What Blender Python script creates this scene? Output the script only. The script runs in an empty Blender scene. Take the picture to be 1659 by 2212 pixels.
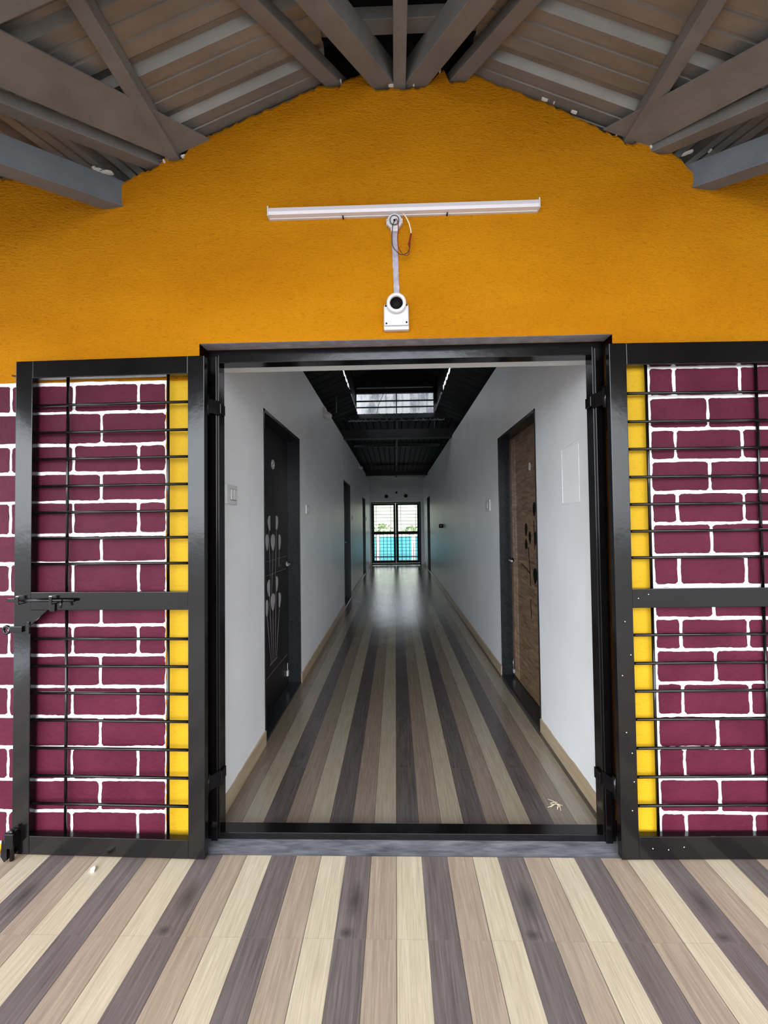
import bpy, bmesh, math, random
from mathutils import Vector, Matrix

# ------------------------------------------------------------------ camera
scene = bpy.context.scene
COL = scene.collection
IMG_W, F_PX = 1659, 930.0
yaw, pitch, roll = 0.0262, 0.0248, -0.0123
cam_data = bpy.data.cameras.new('camera')
cam_data.sensor_fit = 'HORIZONTAL'
cam_data.sensor_width = 36.0
cam_data.lens = 36.0 * F_PX / IMG_W
cam_data.clip_start = 0.02
cam_data.clip_end = 500
cam = bpy.data.objects.new('camera', cam_data)
COL.objects.link(cam)
fwd = Vector((-math.sin(yaw) * math.cos(pitch), math.cos(yaw) * math.cos(pitch), math.sin(pitch)))
rgt = Vector((math.cos(yaw), math.sin(yaw), 0))
upv = rgt.cross(fwd)
c_, s_ = math.cos(roll), math.sin(roll)
R_ = c_ * rgt + s_ * upv
U_ = -s_ * rgt + c_ * upv
M = Matrix((R_, U_, -fwd)).transposed().to_4x4()
M.translation = Vector((0.014, -1.8414, 1.3294))
cam.matrix_world = M
scene.camera = cam

# ------------------------------------------------------------------ light: overcast sky, weak veiled sun
world = bpy.data.worlds.new('overcast_sky')
scene.world = world
world.use_nodes = True
wn = world.node_tree
wn.nodes.clear()
w_out = wn.nodes.new('ShaderNodeOutputWorld')
w_bg = wn.nodes.new('ShaderNodeBackground')
w_tc = wn.nodes.new('ShaderNodeTexCoord')
w_no = wn.nodes.new('ShaderNodeTexNoise')
w_no.inputs['Scale'].default_value = 2.2
w_no.inputs['Detail'].default_value = 5
w_cr = wn.nodes.new('ShaderNodeValToRGB')
w_cr.color_ramp.elements[0].position = 0.35
w_cr.color_ramp.elements[0].color = (0.78, 0.86, 0.98, 1)
w_cr.color_ramp.elements[1].position = 0.68
w_cr.color_ramp.elements[1].color = (1.0, 1.0, 1.0, 1)
wn.links.new(w_tc.outputs['Generated'], w_no.inputs['Vector'])
wn.links.new(w_no.outputs['Fac'], w_cr.inputs['Fac'])
wn.links.new(w_cr.outputs['Color'], w_bg.inputs['Color'])
# brighter, thinly veiled part of the sky low over the yard, opposite the wall
w_dot = wn.nodes.new('ShaderNodeVectorMath'); w_dot.operation = 'DOT_PRODUCT'
w_nrm = wn.nodes.new('ShaderNodeVectorMath'); w_nrm.operation = 'NORMALIZE'
wn.links.new(w_tc.outputs['Generated'], w_nrm.inputs[0])
wn.links.new(w_nrm.outputs[0], w_dot.inputs[0])
w_dot.inputs[1].default_value = Vector((-0.28, -1.0, 0.30)).normalized()
w_map = wn.nodes.new('ShaderNodeMapRange')
w_map.interpolation_type = 'SMOOTHSTEP'
w_map.inputs['From Min'].default_value = 0.35
w_map.inputs['From Max'].default_value = 1.0
w_map.inputs['To Min'].default_value = 0.85
w_map.inputs['To Max'].default_value = 5.4
wn.links.new(w_dot.outputs['Value'], w_map.inputs['Value'])
wn.links.new(w_map.outputs[0], w_bg.inputs['Strength'])
wn.links.new(w_bg.outputs['Background'], w_out.inputs['Surface'])

vs = scene.view_settings
scene.display_settings.display_device = 'sRGB'
vs.view_transform = 'Standard'
vs.look = 'None'
vs.gamma = 1.0
vs.use_curve_mapping = False
vs.exposure = 0.90

# ------------------------------------------------------------------ materials
def new_mat(name):
    m = bpy.data.materials.new(name)
    m.use_nodes = True
    return m, m.node_tree, m.node_tree.nodes['Principled BSDF']


def noise(nt, scale, detail=4, vec=None, rough=0.55):
    n = nt.nodes.new('ShaderNodeTexNoise')
    n.inputs['Scale'].default_value = scale
    n.inputs['Detail'].default_value = detail
    n.inputs['Roughness'].default_value = rough
    if vec is not None:
        nt.links.new(vec, n.inputs['Vector'])
    return n


def coords(nt, scale=(1, 1, 1), loc=(0, 0, 0)):
    tc = nt.nodes.new('ShaderNodeTexCoord')
    mp = nt.nodes.new('ShaderNodeMapping')
    mp.inputs['Scale'].default_value = scale
    mp.inputs['Location'].default_value = loc
    nt.links.new(tc.outputs['Object'], mp.inputs['Vector'])
    return mp.outputs['Vector']


def ramp(nt, fac, a, b, p0=0.3, p1=0.7):
    r = nt.nodes.new('ShaderNodeValToRGB')
    r.color_ramp.elements[0].position = p0
    r.color_ramp.elements[0].color = (*a, 1)
    r.color_ramp.elements[1].position = p1
    r.color_ramp.elements[1].color = (*b, 1)
    nt.links.new(fac, r.inputs['Fac'])
    return r.outputs['Color']


def bump(nt, bsdf, fac, dist, strength=1.0):
    b = nt.nodes.new('ShaderNodeBump')
    b.inputs['Distance'].default_value = dist
    b.inputs['Strength'].default_value = strength
    nt.links.new(fac, b.inputs['Height'])
    nt.links.new(b.outputs['Normal'], bsdf.inputs['Normal'])
    return b


def mottled(name, a, b, rough=0.6, scale=8, bump_d=0.0, bump_scale=60, metallic=0.0, spec=0.5, vscale=(1, 1, 1), coat=0.0):
    m, nt, bs = new_mat(name)
    v = coords(nt, vscale)
    n = noise(nt, scale, 5, v)
    nt.links.new(ramp(nt, n.outputs['Fac'], a, b), bs.inputs['Base Color'])
    bs.inputs['Roughness'].default_value = rough
    bs.inputs['Metallic'].default_value = metallic
    bs.inputs['Specular IOR Level'].default_value = spec
    bs.inputs['Coat Weight'].default_value = coat
    if bump_d:
        n2 = noise(nt, bump_scale, 6, v)
        bump(nt, bs, n2.outputs['Fac'], bump_d)
    return m


def stucco(name, a, b, dist=0.014, rough=0.85, spec=0.3):
    m, nt, bs = new_mat(name)
    v = coords(nt, (1, 1, 2.2))
    n1 = noise(nt, 1.6, 4, v)
    n2 = noise(nt, 62, 5, v, 0.62)
    n3 = noise(nt, 9, 3, v)
    mix = nt.nodes.new('ShaderNodeMath'); mix.operation = 'MULTIPLY_ADD'
    mix.inputs[1].default_value = 0.45
    nt.links.new(n3.outputs['Fac'], mix.inputs[0]); nt.links.new(n2.outputs['Fac'], mix.inputs[2])
    col = ramp(nt, n1.outputs['Fac'], a, b)
    # small shadows painted into the hollows of the render as darker specks
    pit_shade = ramp(nt, n2.outputs['Fac'], (0.80, 0.74, 0.7), (1, 1, 1), 0.28, 0.42)
    mm = nt.nodes.new('ShaderNodeMix'); mm.data_type = 'RGBA'; mm.blend_type = 'MULTIPLY'
    mm.inputs['Factor'].default_value = 1.0
    nt.links.new(col, mm.inputs[6]); nt.links.new(pit_shade, mm.inputs[7])
    nt.links.new(mm.outputs[2], bs.inputs['Base Color'])
    bs.inputs['Roughness'].default_value = rough
    bs.inputs['Specular IOR Level'].default_value = spec
    bump(nt, bs, mix.outputs[0], dist)
    return m


def plank_tile(name, offset, y_joint, rough=0.28, x0=0.0, tone_k=1.0, ior=1.5):
    """vitrified tiles printed as 10 cm planks in three wood tones, 60 cm joints"""
    m, nt, bs = new_mat(name)
    tc = nt.nodes.new('ShaderNodeTexCoord')
    sx = nt.nodes.new('ShaderNodeSeparateXYZ')
    nt.links.new(tc.outputs['Object'], sx.inputs[0])

    def mth(op, a=None, b=None, va=0.0, vb=0.0):
        n = nt.nodes.new('ShaderNodeMath'); n.operation = op
        n.inputs[0].default_value = va
        n.inputs[1].default_value = vb
        if a is not None: nt.links.new(a, n.inputs[0])
        if b is not None: nt.links.new(b, n.inputs[1])
        return n.outputs[0]
    X, Y = sx.outputs['X'], sx.outputs['Y']
    k = mth('DIVIDE', mth('ADD', X, vb=30.0 - x0), vb=0.1)          # plank coordinate (300 = seam at X 0)
    ki = mth('FLOOR', k)
    kf = mth('FRACT', k)
    tone = mth('FLOORED_MODULO', mth('ADD', ki, vb=offset), vb=3.0)   # 0 light 1 dark 2 mid
    ty = mth('DIVIDE', mth('ADD', Y, vb=100 * 0.6086 - y_joint), vb=0.6086)
    tyi = mth('FLOOR', ty)
    tyf = mth('FRACT', ty)
    # grain
    cx = nt.nodes.new('ShaderNodeCombineXYZ')
    nt.links.new(mth('MULTIPLY', X, vb=95.0), cx.inputs[0])
    nt.links.new(mth('MULTIPLY', Y, vb=3.2), cx.inputs[1])
    nt.links.new(mth('ADD', mth('MULTIPLY', ki, vb=3.7), mth('MULTIPLY', tyi, vb=5.3)), cx.inputs[2])
    g = noise(nt, 1.0, 6, cx.outputs[0], 0.65)
    cx2 = nt.nodes.new('ShaderNodeCombineXYZ')
    nt.links.new(mth('MULTIPLY', X, vb=260.0), cx2.inputs[0])
    nt.links.new(mth('MULTIPLY', Y, vb=9.0), cx2.inputs[1])
    nt.links.new(mth('MULTIPLY', ki, vb=1.7), cx2.inputs[2])
    g2 = noise(nt, 1.0, 3, cx2.outputs[0])
    light = ramp(nt, g.outputs['Fac'], (0.49, 0.40, 0.275), (0.64, 0.55, 0.405), 0.25, 0.7)
    mid = ramp(nt, g.outputs['Fac'], (0.29, 0.215, 0.155), (0.45, 0.355, 0.265), 0.25, 0.7)
    dark = ramp(nt, g.outputs['Fac'], (0.095, 0.072, 0.068), (0.215, 0.178, 0.168), 0.25, 0.72)
    streak = ramp(nt, g2.outputs['Fac'], (0.80, 0.80, 0.80), (1.10, 1.10, 1.10), 0.3, 0.75)

    def mixc(f, a, b, bt='MIX', fv=1.0):
        n = nt.nodes.new('ShaderNodeMix'); n.data_type = 'RGBA'; n.blend_type = bt
        n.clamp_factor = True
        n.inputs['Factor'].default_value = fv
        if f is not None: nt.links.new(f, n.inputs['Factor'])
        if isinstance(a, tuple): n.inputs[6].default_value = a
        else: nt.links.new(a, n.inputs[6])
        if isinstance(b, tuple): n.inputs[7].default_value = b
        else: nt.links.new(b, n.inputs[7])
        return n.outputs[2]
    c1 = mixc(mth('COMPARE', tone, vb=1.0), light, dark)
    # COMPARE needs an epsilon
    for n in nt.nodes:
        if n.type == 'MATH' and n.operation == 'COMPARE': n.inputs[2].default_value = 0.1
    cmp2 = mth('COMPARE', tone, vb=2.0)
    for n in nt.nodes:
        if n.type == 'MATH' and n.operation == 'COMPARE': n.inputs[2].default_value = 0.1
    c2 = mixc(cmp2, c1, mid)
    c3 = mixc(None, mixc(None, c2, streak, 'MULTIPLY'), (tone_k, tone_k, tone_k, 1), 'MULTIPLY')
    # knots: printed on every second dark plank next to the joint
    k6 = mth('FLOORED_MODULO', mth('ADD', ki, vb=offset + 2), vb=6.0)
    isk = mth('COMPARE', k6, vb=0.0 if offset == 0 else 3.0)
    for n in nt.nodes:
        if n.type == 'MATH' and n.operation == 'COMPARE': n.inputs[2].default_value = 0.1
    dx = mth('DIVIDE', mth('SUBTRACT', kf, vb=0.38), vb=0.30)
    dy1 = mth('DIVIDE', mth('SUBTRACT', tyf, vb=0.035), vb=0.035)
    d1 = mth('SQRT', mth('ADD', mth('MULTIPLY', dx, dx), mth('MULTIPLY', dy1, dy1)))
    dxb = mth('DIVIDE', mth('SUBTRACT', kf, vb=0.56), vb=0.34)
    dy2 = mth('DIVIDE', mth('SUBTRACT', tyf, vb=0.24), vb=0.15)
    d2 = mth('SQRT', mth('ADD', mth('MULTIPLY', dxb, dxb), mth('MULTIPLY', dy2, dy2)))
    blob = mth('MAXIMUM', mth('SUBTRACT', None, d1, va=1.0), mth('SUBTRACT', None, d2, va=1.0))
    blob = mth('MULTIPLY', mth('MAXIMUM', blob, vb=0.0), isk)
    c4 = mixc(mth('MULTIPLY', blob, vb=0.95), c3, (0.05, 0.042, 0.04, 1))
    # printed seams: none between a light and a dark plank
    seam = mth('LESS_THAN', kf, vb=0.022)
    nots = mth('SUBTRACT', None, mth('COMPARE', tone, vb=1.0), va=1.0)
    for n in nt.nodes:
        if n.type == 'MATH' and n.operation == 'COMPARE': n.inputs[2].default_value = 0.1
    if offset != 0:
        nots = None
    sm = mth('MULTIPLY', seam, nots) if nots is not None else seam
    c5 = mixc(mth('MULTIPLY', sm, vb=0.85), c4, (0.02, 0.016, 0.014, 1))
    jt = mth('LESS_THAN', tyf, vb=0.0045)
    c6 = mixc(mth('MULTIPLY', jt, vb=0.22), c5, (0.2, 0.16, 0.13, 1))
    nt.links.new(c6, bs.inputs['Base Color'])
    nr = noise(nt, 3.0, 3, tc.outputs['Object'])
    mr = nt.nodes.new('ShaderNodeMapRange')
    mr.inputs['To Min'].default_value = rough - 0.06
    mr.inputs['To Max'].default_value = rough + 0.08
    nt.links.new(nr.outputs['Fac'], mr.inputs['Value'])
    nt.links.new(mr.outputs[0], bs.inputs['Roughness'])
    bs.inputs['IOR'].default_value = ior
    wob = noise(nt, 2.5, 2, tc.outputs['Object'])
    bb = nt.nodes.new('ShaderNodeBump'); bb.inputs['Distance'].default_value = 0.004
    bb.inputs['Strength'].default_value = 0.25
    b2 = nt.nodes.new('ShaderNodeBump'); b2.inputs['Distance'].default_value = 0.0006
    nt.links.new(wob.outputs['Fac'], bb.inputs['Height'])
    nt.links.new(g2.outputs['Fac'], b2.inputs['Height'])
    nt.links.new(bb.outputs['Normal'], b2.inputs['Normal'])
    nt.links.new(b2.outputs['Normal'], bs.inputs['Normal'])
    return m


MAT = {}
MAT['ochre'] = stucco('ochre_render', (0.52, 0.188, 0.002), (0.625, 0.248, 0.004), spec=0.1)
MAT['yellow'] = stucco('yellow_paint', (0.43, 0.255, 0.007), (0.50, 0.30, 0.010), 0.002, 0.55, spec=0.15)
MAT['cement'] = mottled('bare_cement', (0.22, 0.20, 0.23), (0.36, 0.33, 0.36), 0.9, 20, 0.004, 50)
MAT['maroon'] = mottled('maroon_brick_paint', (0.060, 0.0062, 0.017), (0.086, 0.0105, 0.026), 0.55, 7, 0.003, 55, spec=0.12)
MAT['white_line'] = mottled('white_hand_painted_line', (0.84, 0.82, 0.86), (0.93, 0.93, 0.95), 0.6, 30, 0.002, 80, spec=0.2)
MAT['plaster_white'] = mottled('white_plaster', (0.60, 0.58, 0.56), (0.8, 0.78, 0.76), 0.8, 30, 0.003, 60)
MAT['steel_black'] = mottled('gloss_black_enamel', (0.0022, 0.0018, 0.002), (0.004, 0.0033, 0.0036), 0.15, 14, 0.0006, 14, spec=0.4)
MAT['steel_black_matt'] = mottled('dark_enamel', (0.004, 0.004, 0.004), (0.006, 0.006, 0.006), 0.5, 14, spec=0.15)
MAT['bright_metal'] = mottled('worn_zinc', (0.45, 0.44, 0.43), (0.62, 0.61, 0.6), 0.35, 40, metallic=0.8)
MAT['corridor_wall'] = mottled('white_gloss_wall_paint', (0.74, 0.745, 0.75), (0.81, 0.815, 0.82), 0.40, 2.2, 0.004, 7, spec=0.4)
MAT['soffit'] = mottled('white_reveal', (0.7, 0.7, 0.7), (0.78, 0.78, 0.78), 0.6, 6)
MAT['granite'] = mottled('black_granite', (0.005, 0.006, 0.007), (0.022, 0.024, 0.027), 0.25, 130, spec=0.35)
MAT['sill'] = mottled('grey_stone_sill', (0.06, 0.065, 0.075), (0.22, 0.22, 0.24), 0.45, 13, 0.002, 40, vscale=(0.5, 2, 1))
MAT['grey_steel'] = mottled('grey_primer_steel', (0.125, 0.122, 0.122), (0.175, 0.168, 0.165), 0.5, 9, 0.0008, 60)
MAT['blue_steel'] = mottled('blue_grey_primer_steel', (0.105, 0.12, 0.14), (0.14, 0.155, 0.175), 0.5, 9, 0.0008, 60)
MAT['sheet'] = mottled('galvanised_sheet', (0.17, 0.165, 0.16), (0.25, 0.24, 0.235), 0.42, 5, metallic=0.35, vscale=(0.6, 2, 1))
MAT['sheet_shaded'] = mottled('shade_darkened_sheet', (0.010, 0.010, 0.011), (0.018, 0.018, 0.019), 0.6, 5, spec=0.15)  # same grey sheet, colour taken near black for the shade under the roof
MAT['dark_steel'] = mottled('dark_grey_steel', (0.012, 0.012, 0.013), (0.02, 0.02, 0.021), 0.55, 9, spec=0.25)  # on the corridor roof beams this dark colour stands in for the shade
MAT['plastic'] = mottled('white_plastic', (0.56, 0.545, 0.55), (0.62, 0.605, 0.61), 0.35, 12)
MAT['plastic_grey'] = mottled('light_grey_plastic', (0.5, 0.49, 0.5), (0.56, 0.55, 0.56), 0.4, 12)
MAT['black'] = mottled('black_void', (0.003, 0.003, 0.003), (0.005, 0.005, 0.005), 0.6, 12, spec=0.1)
MAT['wire_red'] = mottled('red_wire', (0.14, 0.008, 0.006), (0.2, 0.012, 0.01), 0.4, 20)
MAT['wire_black'] = mottled('black_wire', (0.02, 0.008, 0.008), (0.03, 0.012, 0.01), 0.4, 20)
MAT['wire_white'] = mottled('cream_wire', (0.75, 0.6, 0.4), (0.85, 0.72, 0.5), 0.4, 20)
MAT['conduit'] = mottled('lilac_cement_patch', (0.30, 0.26, 0.33), (0.46, 0.42, 0.47), 0.9, 40, 0.006, 60)
MAT['door_black'] = mottled('black_laminate', (0.006, 0.004, 0.004), (0.010, 0.008, 0.008), 0.4, 10, spec=0.25)
MAT['petal'] = mottled('grey_inlay', (0.34, 0.32, 0.34), (0.4, 0.38, 0.4), 0.5, 14)
MAT['inlay_line'] = mottled('dim_inlay_line', (0.12, 0.10, 0.10), (0.15, 0.13, 0.13), 0.5, 14)
MAT['skirting'] = mottled('tan_wood_print', (0.32, 0.24, 0.15), (0.46, 0.36, 0.24), 0.4, 9, vscale=(1, 0.25, 3))
MAT['concrete'] = mottled('pale_concrete_ground', (0.40, 0.39, 0.36), (0.5, 0.49, 0.46), 0.9, 1.2)
MAT['turquoise'] = mottled('turquoise_paint', (0.045, 0.28, 0.31), (0.07, 0.34, 0.37), 0.6, 1.5)
MAT['hill'] = mottled('pale_green_hillside', (0.30, 0.345, 0.23), (0.46, 0.475, 0.38), 0.9, 0.25, vscale=(1, 1, 2.5))
MAT['leafy'] = mottled('pale_leaves', (0.15, 0.21, 0.09), (0.22, 0.29, 0.14), 0.9, 3)
MAT['bark'] = mottled('grey_bark', (0.12, 0.10, 0.08), (0.2, 0.17, 0.14), 0.9, 8)
MAT['room_dark'] = mottled('unlit_room_plaster', (0.25, 0.25, 0.25), (0.3, 0.3, 0.3), 0.9, 3)

m, nt, bs = new_mat('brown_wood_laminate')
v = coords(nt, (1, 2.2, 16))
n = noise(nt, 2.6, 8, v, 0.7)
n.inputs['Distortion'].default_value = 0.8
nt.links.new(ramp(nt, n.outputs['Fac'], (0.045, 0.025, 0.013), (0.30, 0.19, 0.11), 0.30, 0.68), bs.inputs['Base Color'])
bs.inputs['Roughness'].default_value = 0.42
MAT['wood'] = m

m, nt, bs = new_mat('translucent_roof_sheet')
n = noise(nt, 5, 5, coords(nt, (1, 1, 1)))
nt.links.new(ramp(nt, n.outputs['Fac'], (0.45, 0.47, 0.52), (0.95, 0.96, 0.98), 0.38, 0.55), bs.inputs['Base Color'])
bs.inputs['Roughness'].default_value = 0.5
bs.inputs['Transmission Weight'].default_value = 0.0
tr = nt.nodes.new('ShaderNodeBsdfTranslucent')
nt.links.new(ramp(nt, n.outputs['Fac'], (0.45, 0.47, 0.52), (0.98, 0.98, 1.0), 0.38, 0.55), tr.inputs['Color'])
mxs = nt.nodes.new('ShaderNodeMixShader'); mxs.inputs[0].default_value = 0.75
nt.links.new(bs.outputs[0], mxs.inputs[1]); nt.links.new(tr.outputs[0], mxs.inputs[2])
nt.links.new(mxs.outputs[0], nt.nodes['Material Output'].inputs['Surface'])
MAT['translucent'] = m

m, nt, bs = new_mat('frosted_diffuser')
bs.inputs['Base Color'].default_value = (0.62, 0.575, 0.60, 1)
bs.inputs['Roughness'].default_value = 0.25
MAT['diffuser'] = m

m, nt, bs = new_mat('clear_tape')
bs.inputs['Base Color'].default_value = (0.86, 0.87, 0.87, 1)
bs.inputs['Roughness'].default_value = 0.3
MAT['tape'] = m

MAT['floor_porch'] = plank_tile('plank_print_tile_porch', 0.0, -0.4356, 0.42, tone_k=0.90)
MAT['floor_corridor'] = plank_tile('plank_print_tile_shaded', 1.0, 0.5533, 0.14, tone_k=0.46, ior=1.70)  # same tile as the porch, corridor shade put in by darkening its colour

# ------------------------------------------------------------------ mesh helpers
class MB:
    def __init__(self):
        self.bm = bmesh.new()
        self.mats = []

    def mi(self, mat):
        if mat not in self.mats:
            self.mats.append(mat)
        return self.mats.index(mat)

    def face(self, pts, mat):
        vs_ = [self.bm.verts.new(p) for p in pts]
        f = self.bm.faces.new(vs_)
        f.material_index = self.mi(mat)
        return f

    def hexa(self, c, mat, bevel=0.0):
        """c: 8 corners, bottom four then top four (same winding)"""
        v = [self.bm.verts.new(p) for p in c]
        fs = []
        for q in ((3, 2, 1, 0), (4, 5, 6, 7), (0, 1, 5, 4), (1, 2, 6, 5), (2, 3, 7, 6), (3, 0, 4, 7)):
            f = self.bm.faces.new([v[i] for i in q])
            f.material_index = self.mi(mat)
            fs.append(f)
        if bevel > 0:
            es = list({e for f in fs for e in f.edges})
            r = bmesh.ops.bevel(self.bm, geom=es, offset=bevel, segments=2, affect='EDGES', profile=0.6)
            for f in r['faces']:
                f.material_index = self.mi(mat)
        return v

    def box(self, x0, x1, y0, y1, z0, z1, mat, bevel=0.0):
        return self.hexa([(x0, y0, z0), (x1, y0, z0), (x1, y1, z0), (x0, y1, z0),
                          (x0, y0, z1), (x1, y0, z1), (x1, y1, z1), (x0, y1, z1)], mat, bevel)

    def bar(self, p0, p1, w, h, mat, bevel=0.0):
        """box beam whose bottom centre line runs p0 -> p1"""
        p0, p1 = Vector(p0), Vector(p1)
        d = (p1 - p0).normalized()
        s = d.cross(Vector((0, 0, 1))).normalized()
        u = s.cross(d).normalized()
        a = s * w / 2
        return self.hexa([p0 - a, p0 + a, p1 + a, p1 - a, p0 - a + u * h, p0 + a + u * h, p1 + a + u * h, p1 - a + u * h], mat, bevel)

    def tube(self, pts, r, mat, seg=10, cap=True):
        pts = [Vector(p) for p in pts]
        rings = []
        nrm = None
        for i, p in enumerate(pts):
            if i == 0: t = pts[1] - pts[0]
            elif i == len(pts) - 1: t = pts[-1] - pts[-2]
            else: t = (pts[i + 1] - pts[i]).normalized() + (pts[i] - pts[i - 1]).normalized()
            t.normalize()
            if nrm is None:
                nrm = t.orthogonal().normalized()
            else:
                nrm = (nrm - t * nrm.dot(t)).normalized()
            b = t.cross(nrm)
            rr = r[i] if isinstance(r, (list, tuple)) else r
            rings.append([self.bm.verts.new(p + (nrm * math.cos(2 * math.pi * k / seg) + b * math.sin(2 * math.pi * k / seg)) * rr) for k in range(seg)])
        idx = self.mi(mat)
        for a, b_ in zip(rings, rings[1:]):
            for k in range(seg):
                f = self.bm.faces.new((a[k], a[(k + 1) % seg], b_[(k + 1) % seg], b_[k]))
                f.material_index = idx; f.smooth = True
        if cap:
            for rg in (rings[0][::-1], rings[-1]):
                f = self.bm.faces.new(rg); f.material_index = idx
        return rings

    def lathe(self, prof, mat, org, axis, seg=32):
        """prof: (radius, distance along axis)"""
        axis = Vector(axis).normalized()
        a = axis.orthogonal().normalized(); b = axis.cross(a)
        org = Vector(org)
        idx = self.mi(mat)
        rings = []
        for r, h in prof:
            rings.append([self.bm.verts.new(org + axis * h + (a * math.cos(2 * math.pi * k / seg) + b * math.sin(2 * math.pi * k / seg)) * max(r, 1e-5)) for k in range(seg)])
        for p, q in zip(rings, rings[1:]):
            for k in range(seg):
                f = self.bm.faces.new((p[k], p[(k + 1) % seg], q[(k + 1) % seg], q[k]))
                f.material_index = idx; f.smooth = True

    def prism(self, poly, d, mat):
        """poly: list of 3D points, extruded by vector d"""
        d = Vector(d)
        lo = [self.bm.verts.new(Vector(p)) for p in poly]
        hi = [self.bm.verts.new(Vector(p) + d) for p in poly]
        idx = self.mi(mat)
        n_ = len(poly)
        for f in (self.bm.faces.new(lo[::-1]), self.bm.faces.new(hi)):
            f.material_index = idx
        for k in range(n_):
            f = self.bm.faces.new((lo[k], lo[(k + 1) % n_], hi[(k + 1) % n_], hi[k]))
            f.material_index = idx

    def build(self, name, parent=None, loc=None, smooth=False):
        bm = self.bm
        bmesh.ops.recalc_face_normals(bm, faces=bm.faces[:])
        me = bpy.data.meshes.new(name)
        bm.to_mesh(me); bm.free()
        for mt in self.mats: me.materials.append(MAT[mt])
        o = bpy.data.objects.new(name, me)
        COL.objects.link(o)
        if loc is not None:
            # keep shapes in world space, move the origin
            me.transform(Matrix.Translation(-Vector(loc)))
            o.location = loc
        if parent is not None:
            o.parent = parent
            if parent.type == 'EMPTY':
                o.matrix_parent_inverse = Matrix.Identity(4)
        return o


def tag(o, label=None, cat=None, group=None, kind=None):
    if label: o['label'] = label
    if cat: o['category'] = cat
    if group: o['group'] = group
    if kind: o['kind'] = kind
    return o


def empty(name, loc, rz=0.0):
    o = bpy.data.objects.new(name, None)
    o.empty_display_size = 0.1
    o.location = loc
    o.rotation_euler = (0, 0, rz)
    COL.objects.link(o)
    return o


rnd = random.Random(7)
RX = 0.05                       # ridge line
YW = -0.07                      # face of the front wall


def G(x, base=3.335):           # underside of the cross gable
    return base - 0.42 * abs(x - RX)


def lerp(a, b, t): return a + (b - a) * t


# ------------------------------------------------------------------ floors and ground
b = MB()
b.box(-3.6, 3.7, -4.2, -0.093, -0.12, 0.0, 'floor_porch')
fl = b.build('floor'); tag(fl, kind='structure', label='plank-print tiled porch floor in front of the doorway')
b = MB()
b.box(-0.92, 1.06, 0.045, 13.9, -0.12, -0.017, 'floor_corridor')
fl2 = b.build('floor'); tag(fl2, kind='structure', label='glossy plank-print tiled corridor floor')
b = MB()
b.box(-0.80, 0.93, -0.093, 0.045, -0.12, -0.004, 'sill', 0.003)
tag(b.build('trim_1'), kind='structure', label='grey stone threshold strip under the doorway')
b = MB()
b.box(-60, 60, -60, -4.2, -0.4, -0.15, 'concrete')
b.box(-60, 60, 13.9, 90, -0.75, -0.5, 'concrete')
tag(b.build('ground'), kind='structure', label='pale ground outside')
b = MB()
b.box(-3.5, -0.92, -0.07, 12.3, -0.12, -0.02, 'room_dark')
b.box(1.06, 3.6, -0.07, 12.3, -0.12, -0.02, 'room_dark')
tag(b.build('floor'), kind='structure', label='room floors behind the corridor walls')

# ------------------------------------------------------------------ front wall
TOP = [(-3.5, 2.84), (-1.667, 2.84), (-1.30, 2.835), (-1.231, 2.836), (-1.13, 2.80), (-1.06, 2.845), (-1.0, 2.86), (-0.975, 2.872), (-0.945, 2.925), (-0.93, 2.89),
       (-0.87, 2.893), (-0.855, 2.94), (-0.82, 2.973), (-0.541, 3.087), (-0.284, 3.194), (-0.262, 3.19), (-0.20, 3.19), (-0.185, 3.215), (-0.10, 3.245),
       (-0.065, 3.225), (-0.055, 3.172), (0.0, 3.170), (0.088, 3.168), (0.165, 3.172), (0.175, 3.20), (0.245, 3.243), (0.268, 3.19), (0.335, 3.19),
       (0.35, 3.225), (0.418, 3.196), (0.704, 3.065), (0.976, 2.917), (0.985, 2.898), (1.04, 2.898), (1.05, 2.93), (1.075, 2.91), (1.10, 2.86), (1.15, 2.855),
       (1.165, 2.87), (1.209, 2.83), (1.25, 2.78), (1.31, 2.70), (1.34, 2.80), (3.6, 2.81)]


def top_z(x):
    for (x0, z0), (x1, z1) in zip(TOP, TOP[1:]):
        if x0 <= x <= x1:
            return lerp(z0, z1, (x - x0) / (x1 - x0))
    return TOP[-1][1]


b = MB()
DL, DR, DT = -0.80, 0.912, 2.092
xs = [-3.5 + 0.25 * i for i in range(8)]
x = -1.7
while x < 1.75:
    xs.append(round(x, 4)); x += 0.012
xs += [2.0, 2.4, 2.8, 3.2, 3.6]
xs += [DL, DR]
xs = sorted(set(xs))
front_row, back_row = {}, {}
jit = {x: (rnd.uniform(-0.006, 0.006) if -1.7 < x < 1.75 else 0) for x in xs}
bmw = b.bm
iw = b.mi('ochre')
for x0, x1 in zip(xs, xs[1:]):
    lo = DT if (x0 >= DL - 1e-6 and x1 <= DR + 1e-6) else -0.1
    z0, z1 = top_z(x0) + jit[x0], top_z(x1) + jit[x1]
    f0 = bmw.verts.new((x0, YW, lo)); f1 = bmw.verts.new((x1, YW, lo))
    m0 = bmw.verts.new((x0, YW, z0 - 0.02)); m1 = bmw.verts.new((x1, YW, z1 - 0.02))
    t0 = bmw.verts.new((x0, YW + 0.012, z0)); t1 = bmw.verts.new((x1, YW + 0.012, z1))
    k0 = bmw.verts.new((x0, 0.15, z0)); k1 = bmw.verts.new((x1, 0.15, z1))
    g0 = bmw.verts.new((x0, 0.15, lo)); g1 = bmw.verts.new((x1, 0.15, lo))
    for q in ((f0, f1, m1, m0), (m0, m1, t1, t0), (t0, t1, k1, k0), (g1, g0, k0, k1), (f1, f0, g0, g1)):
        bmw.faces.new(q).material_index = iw
bmesh.ops.remove_doubles(bmw, verts=bmw.verts[:], dist=1e-5)
wall = b.build('wall_front')
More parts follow.
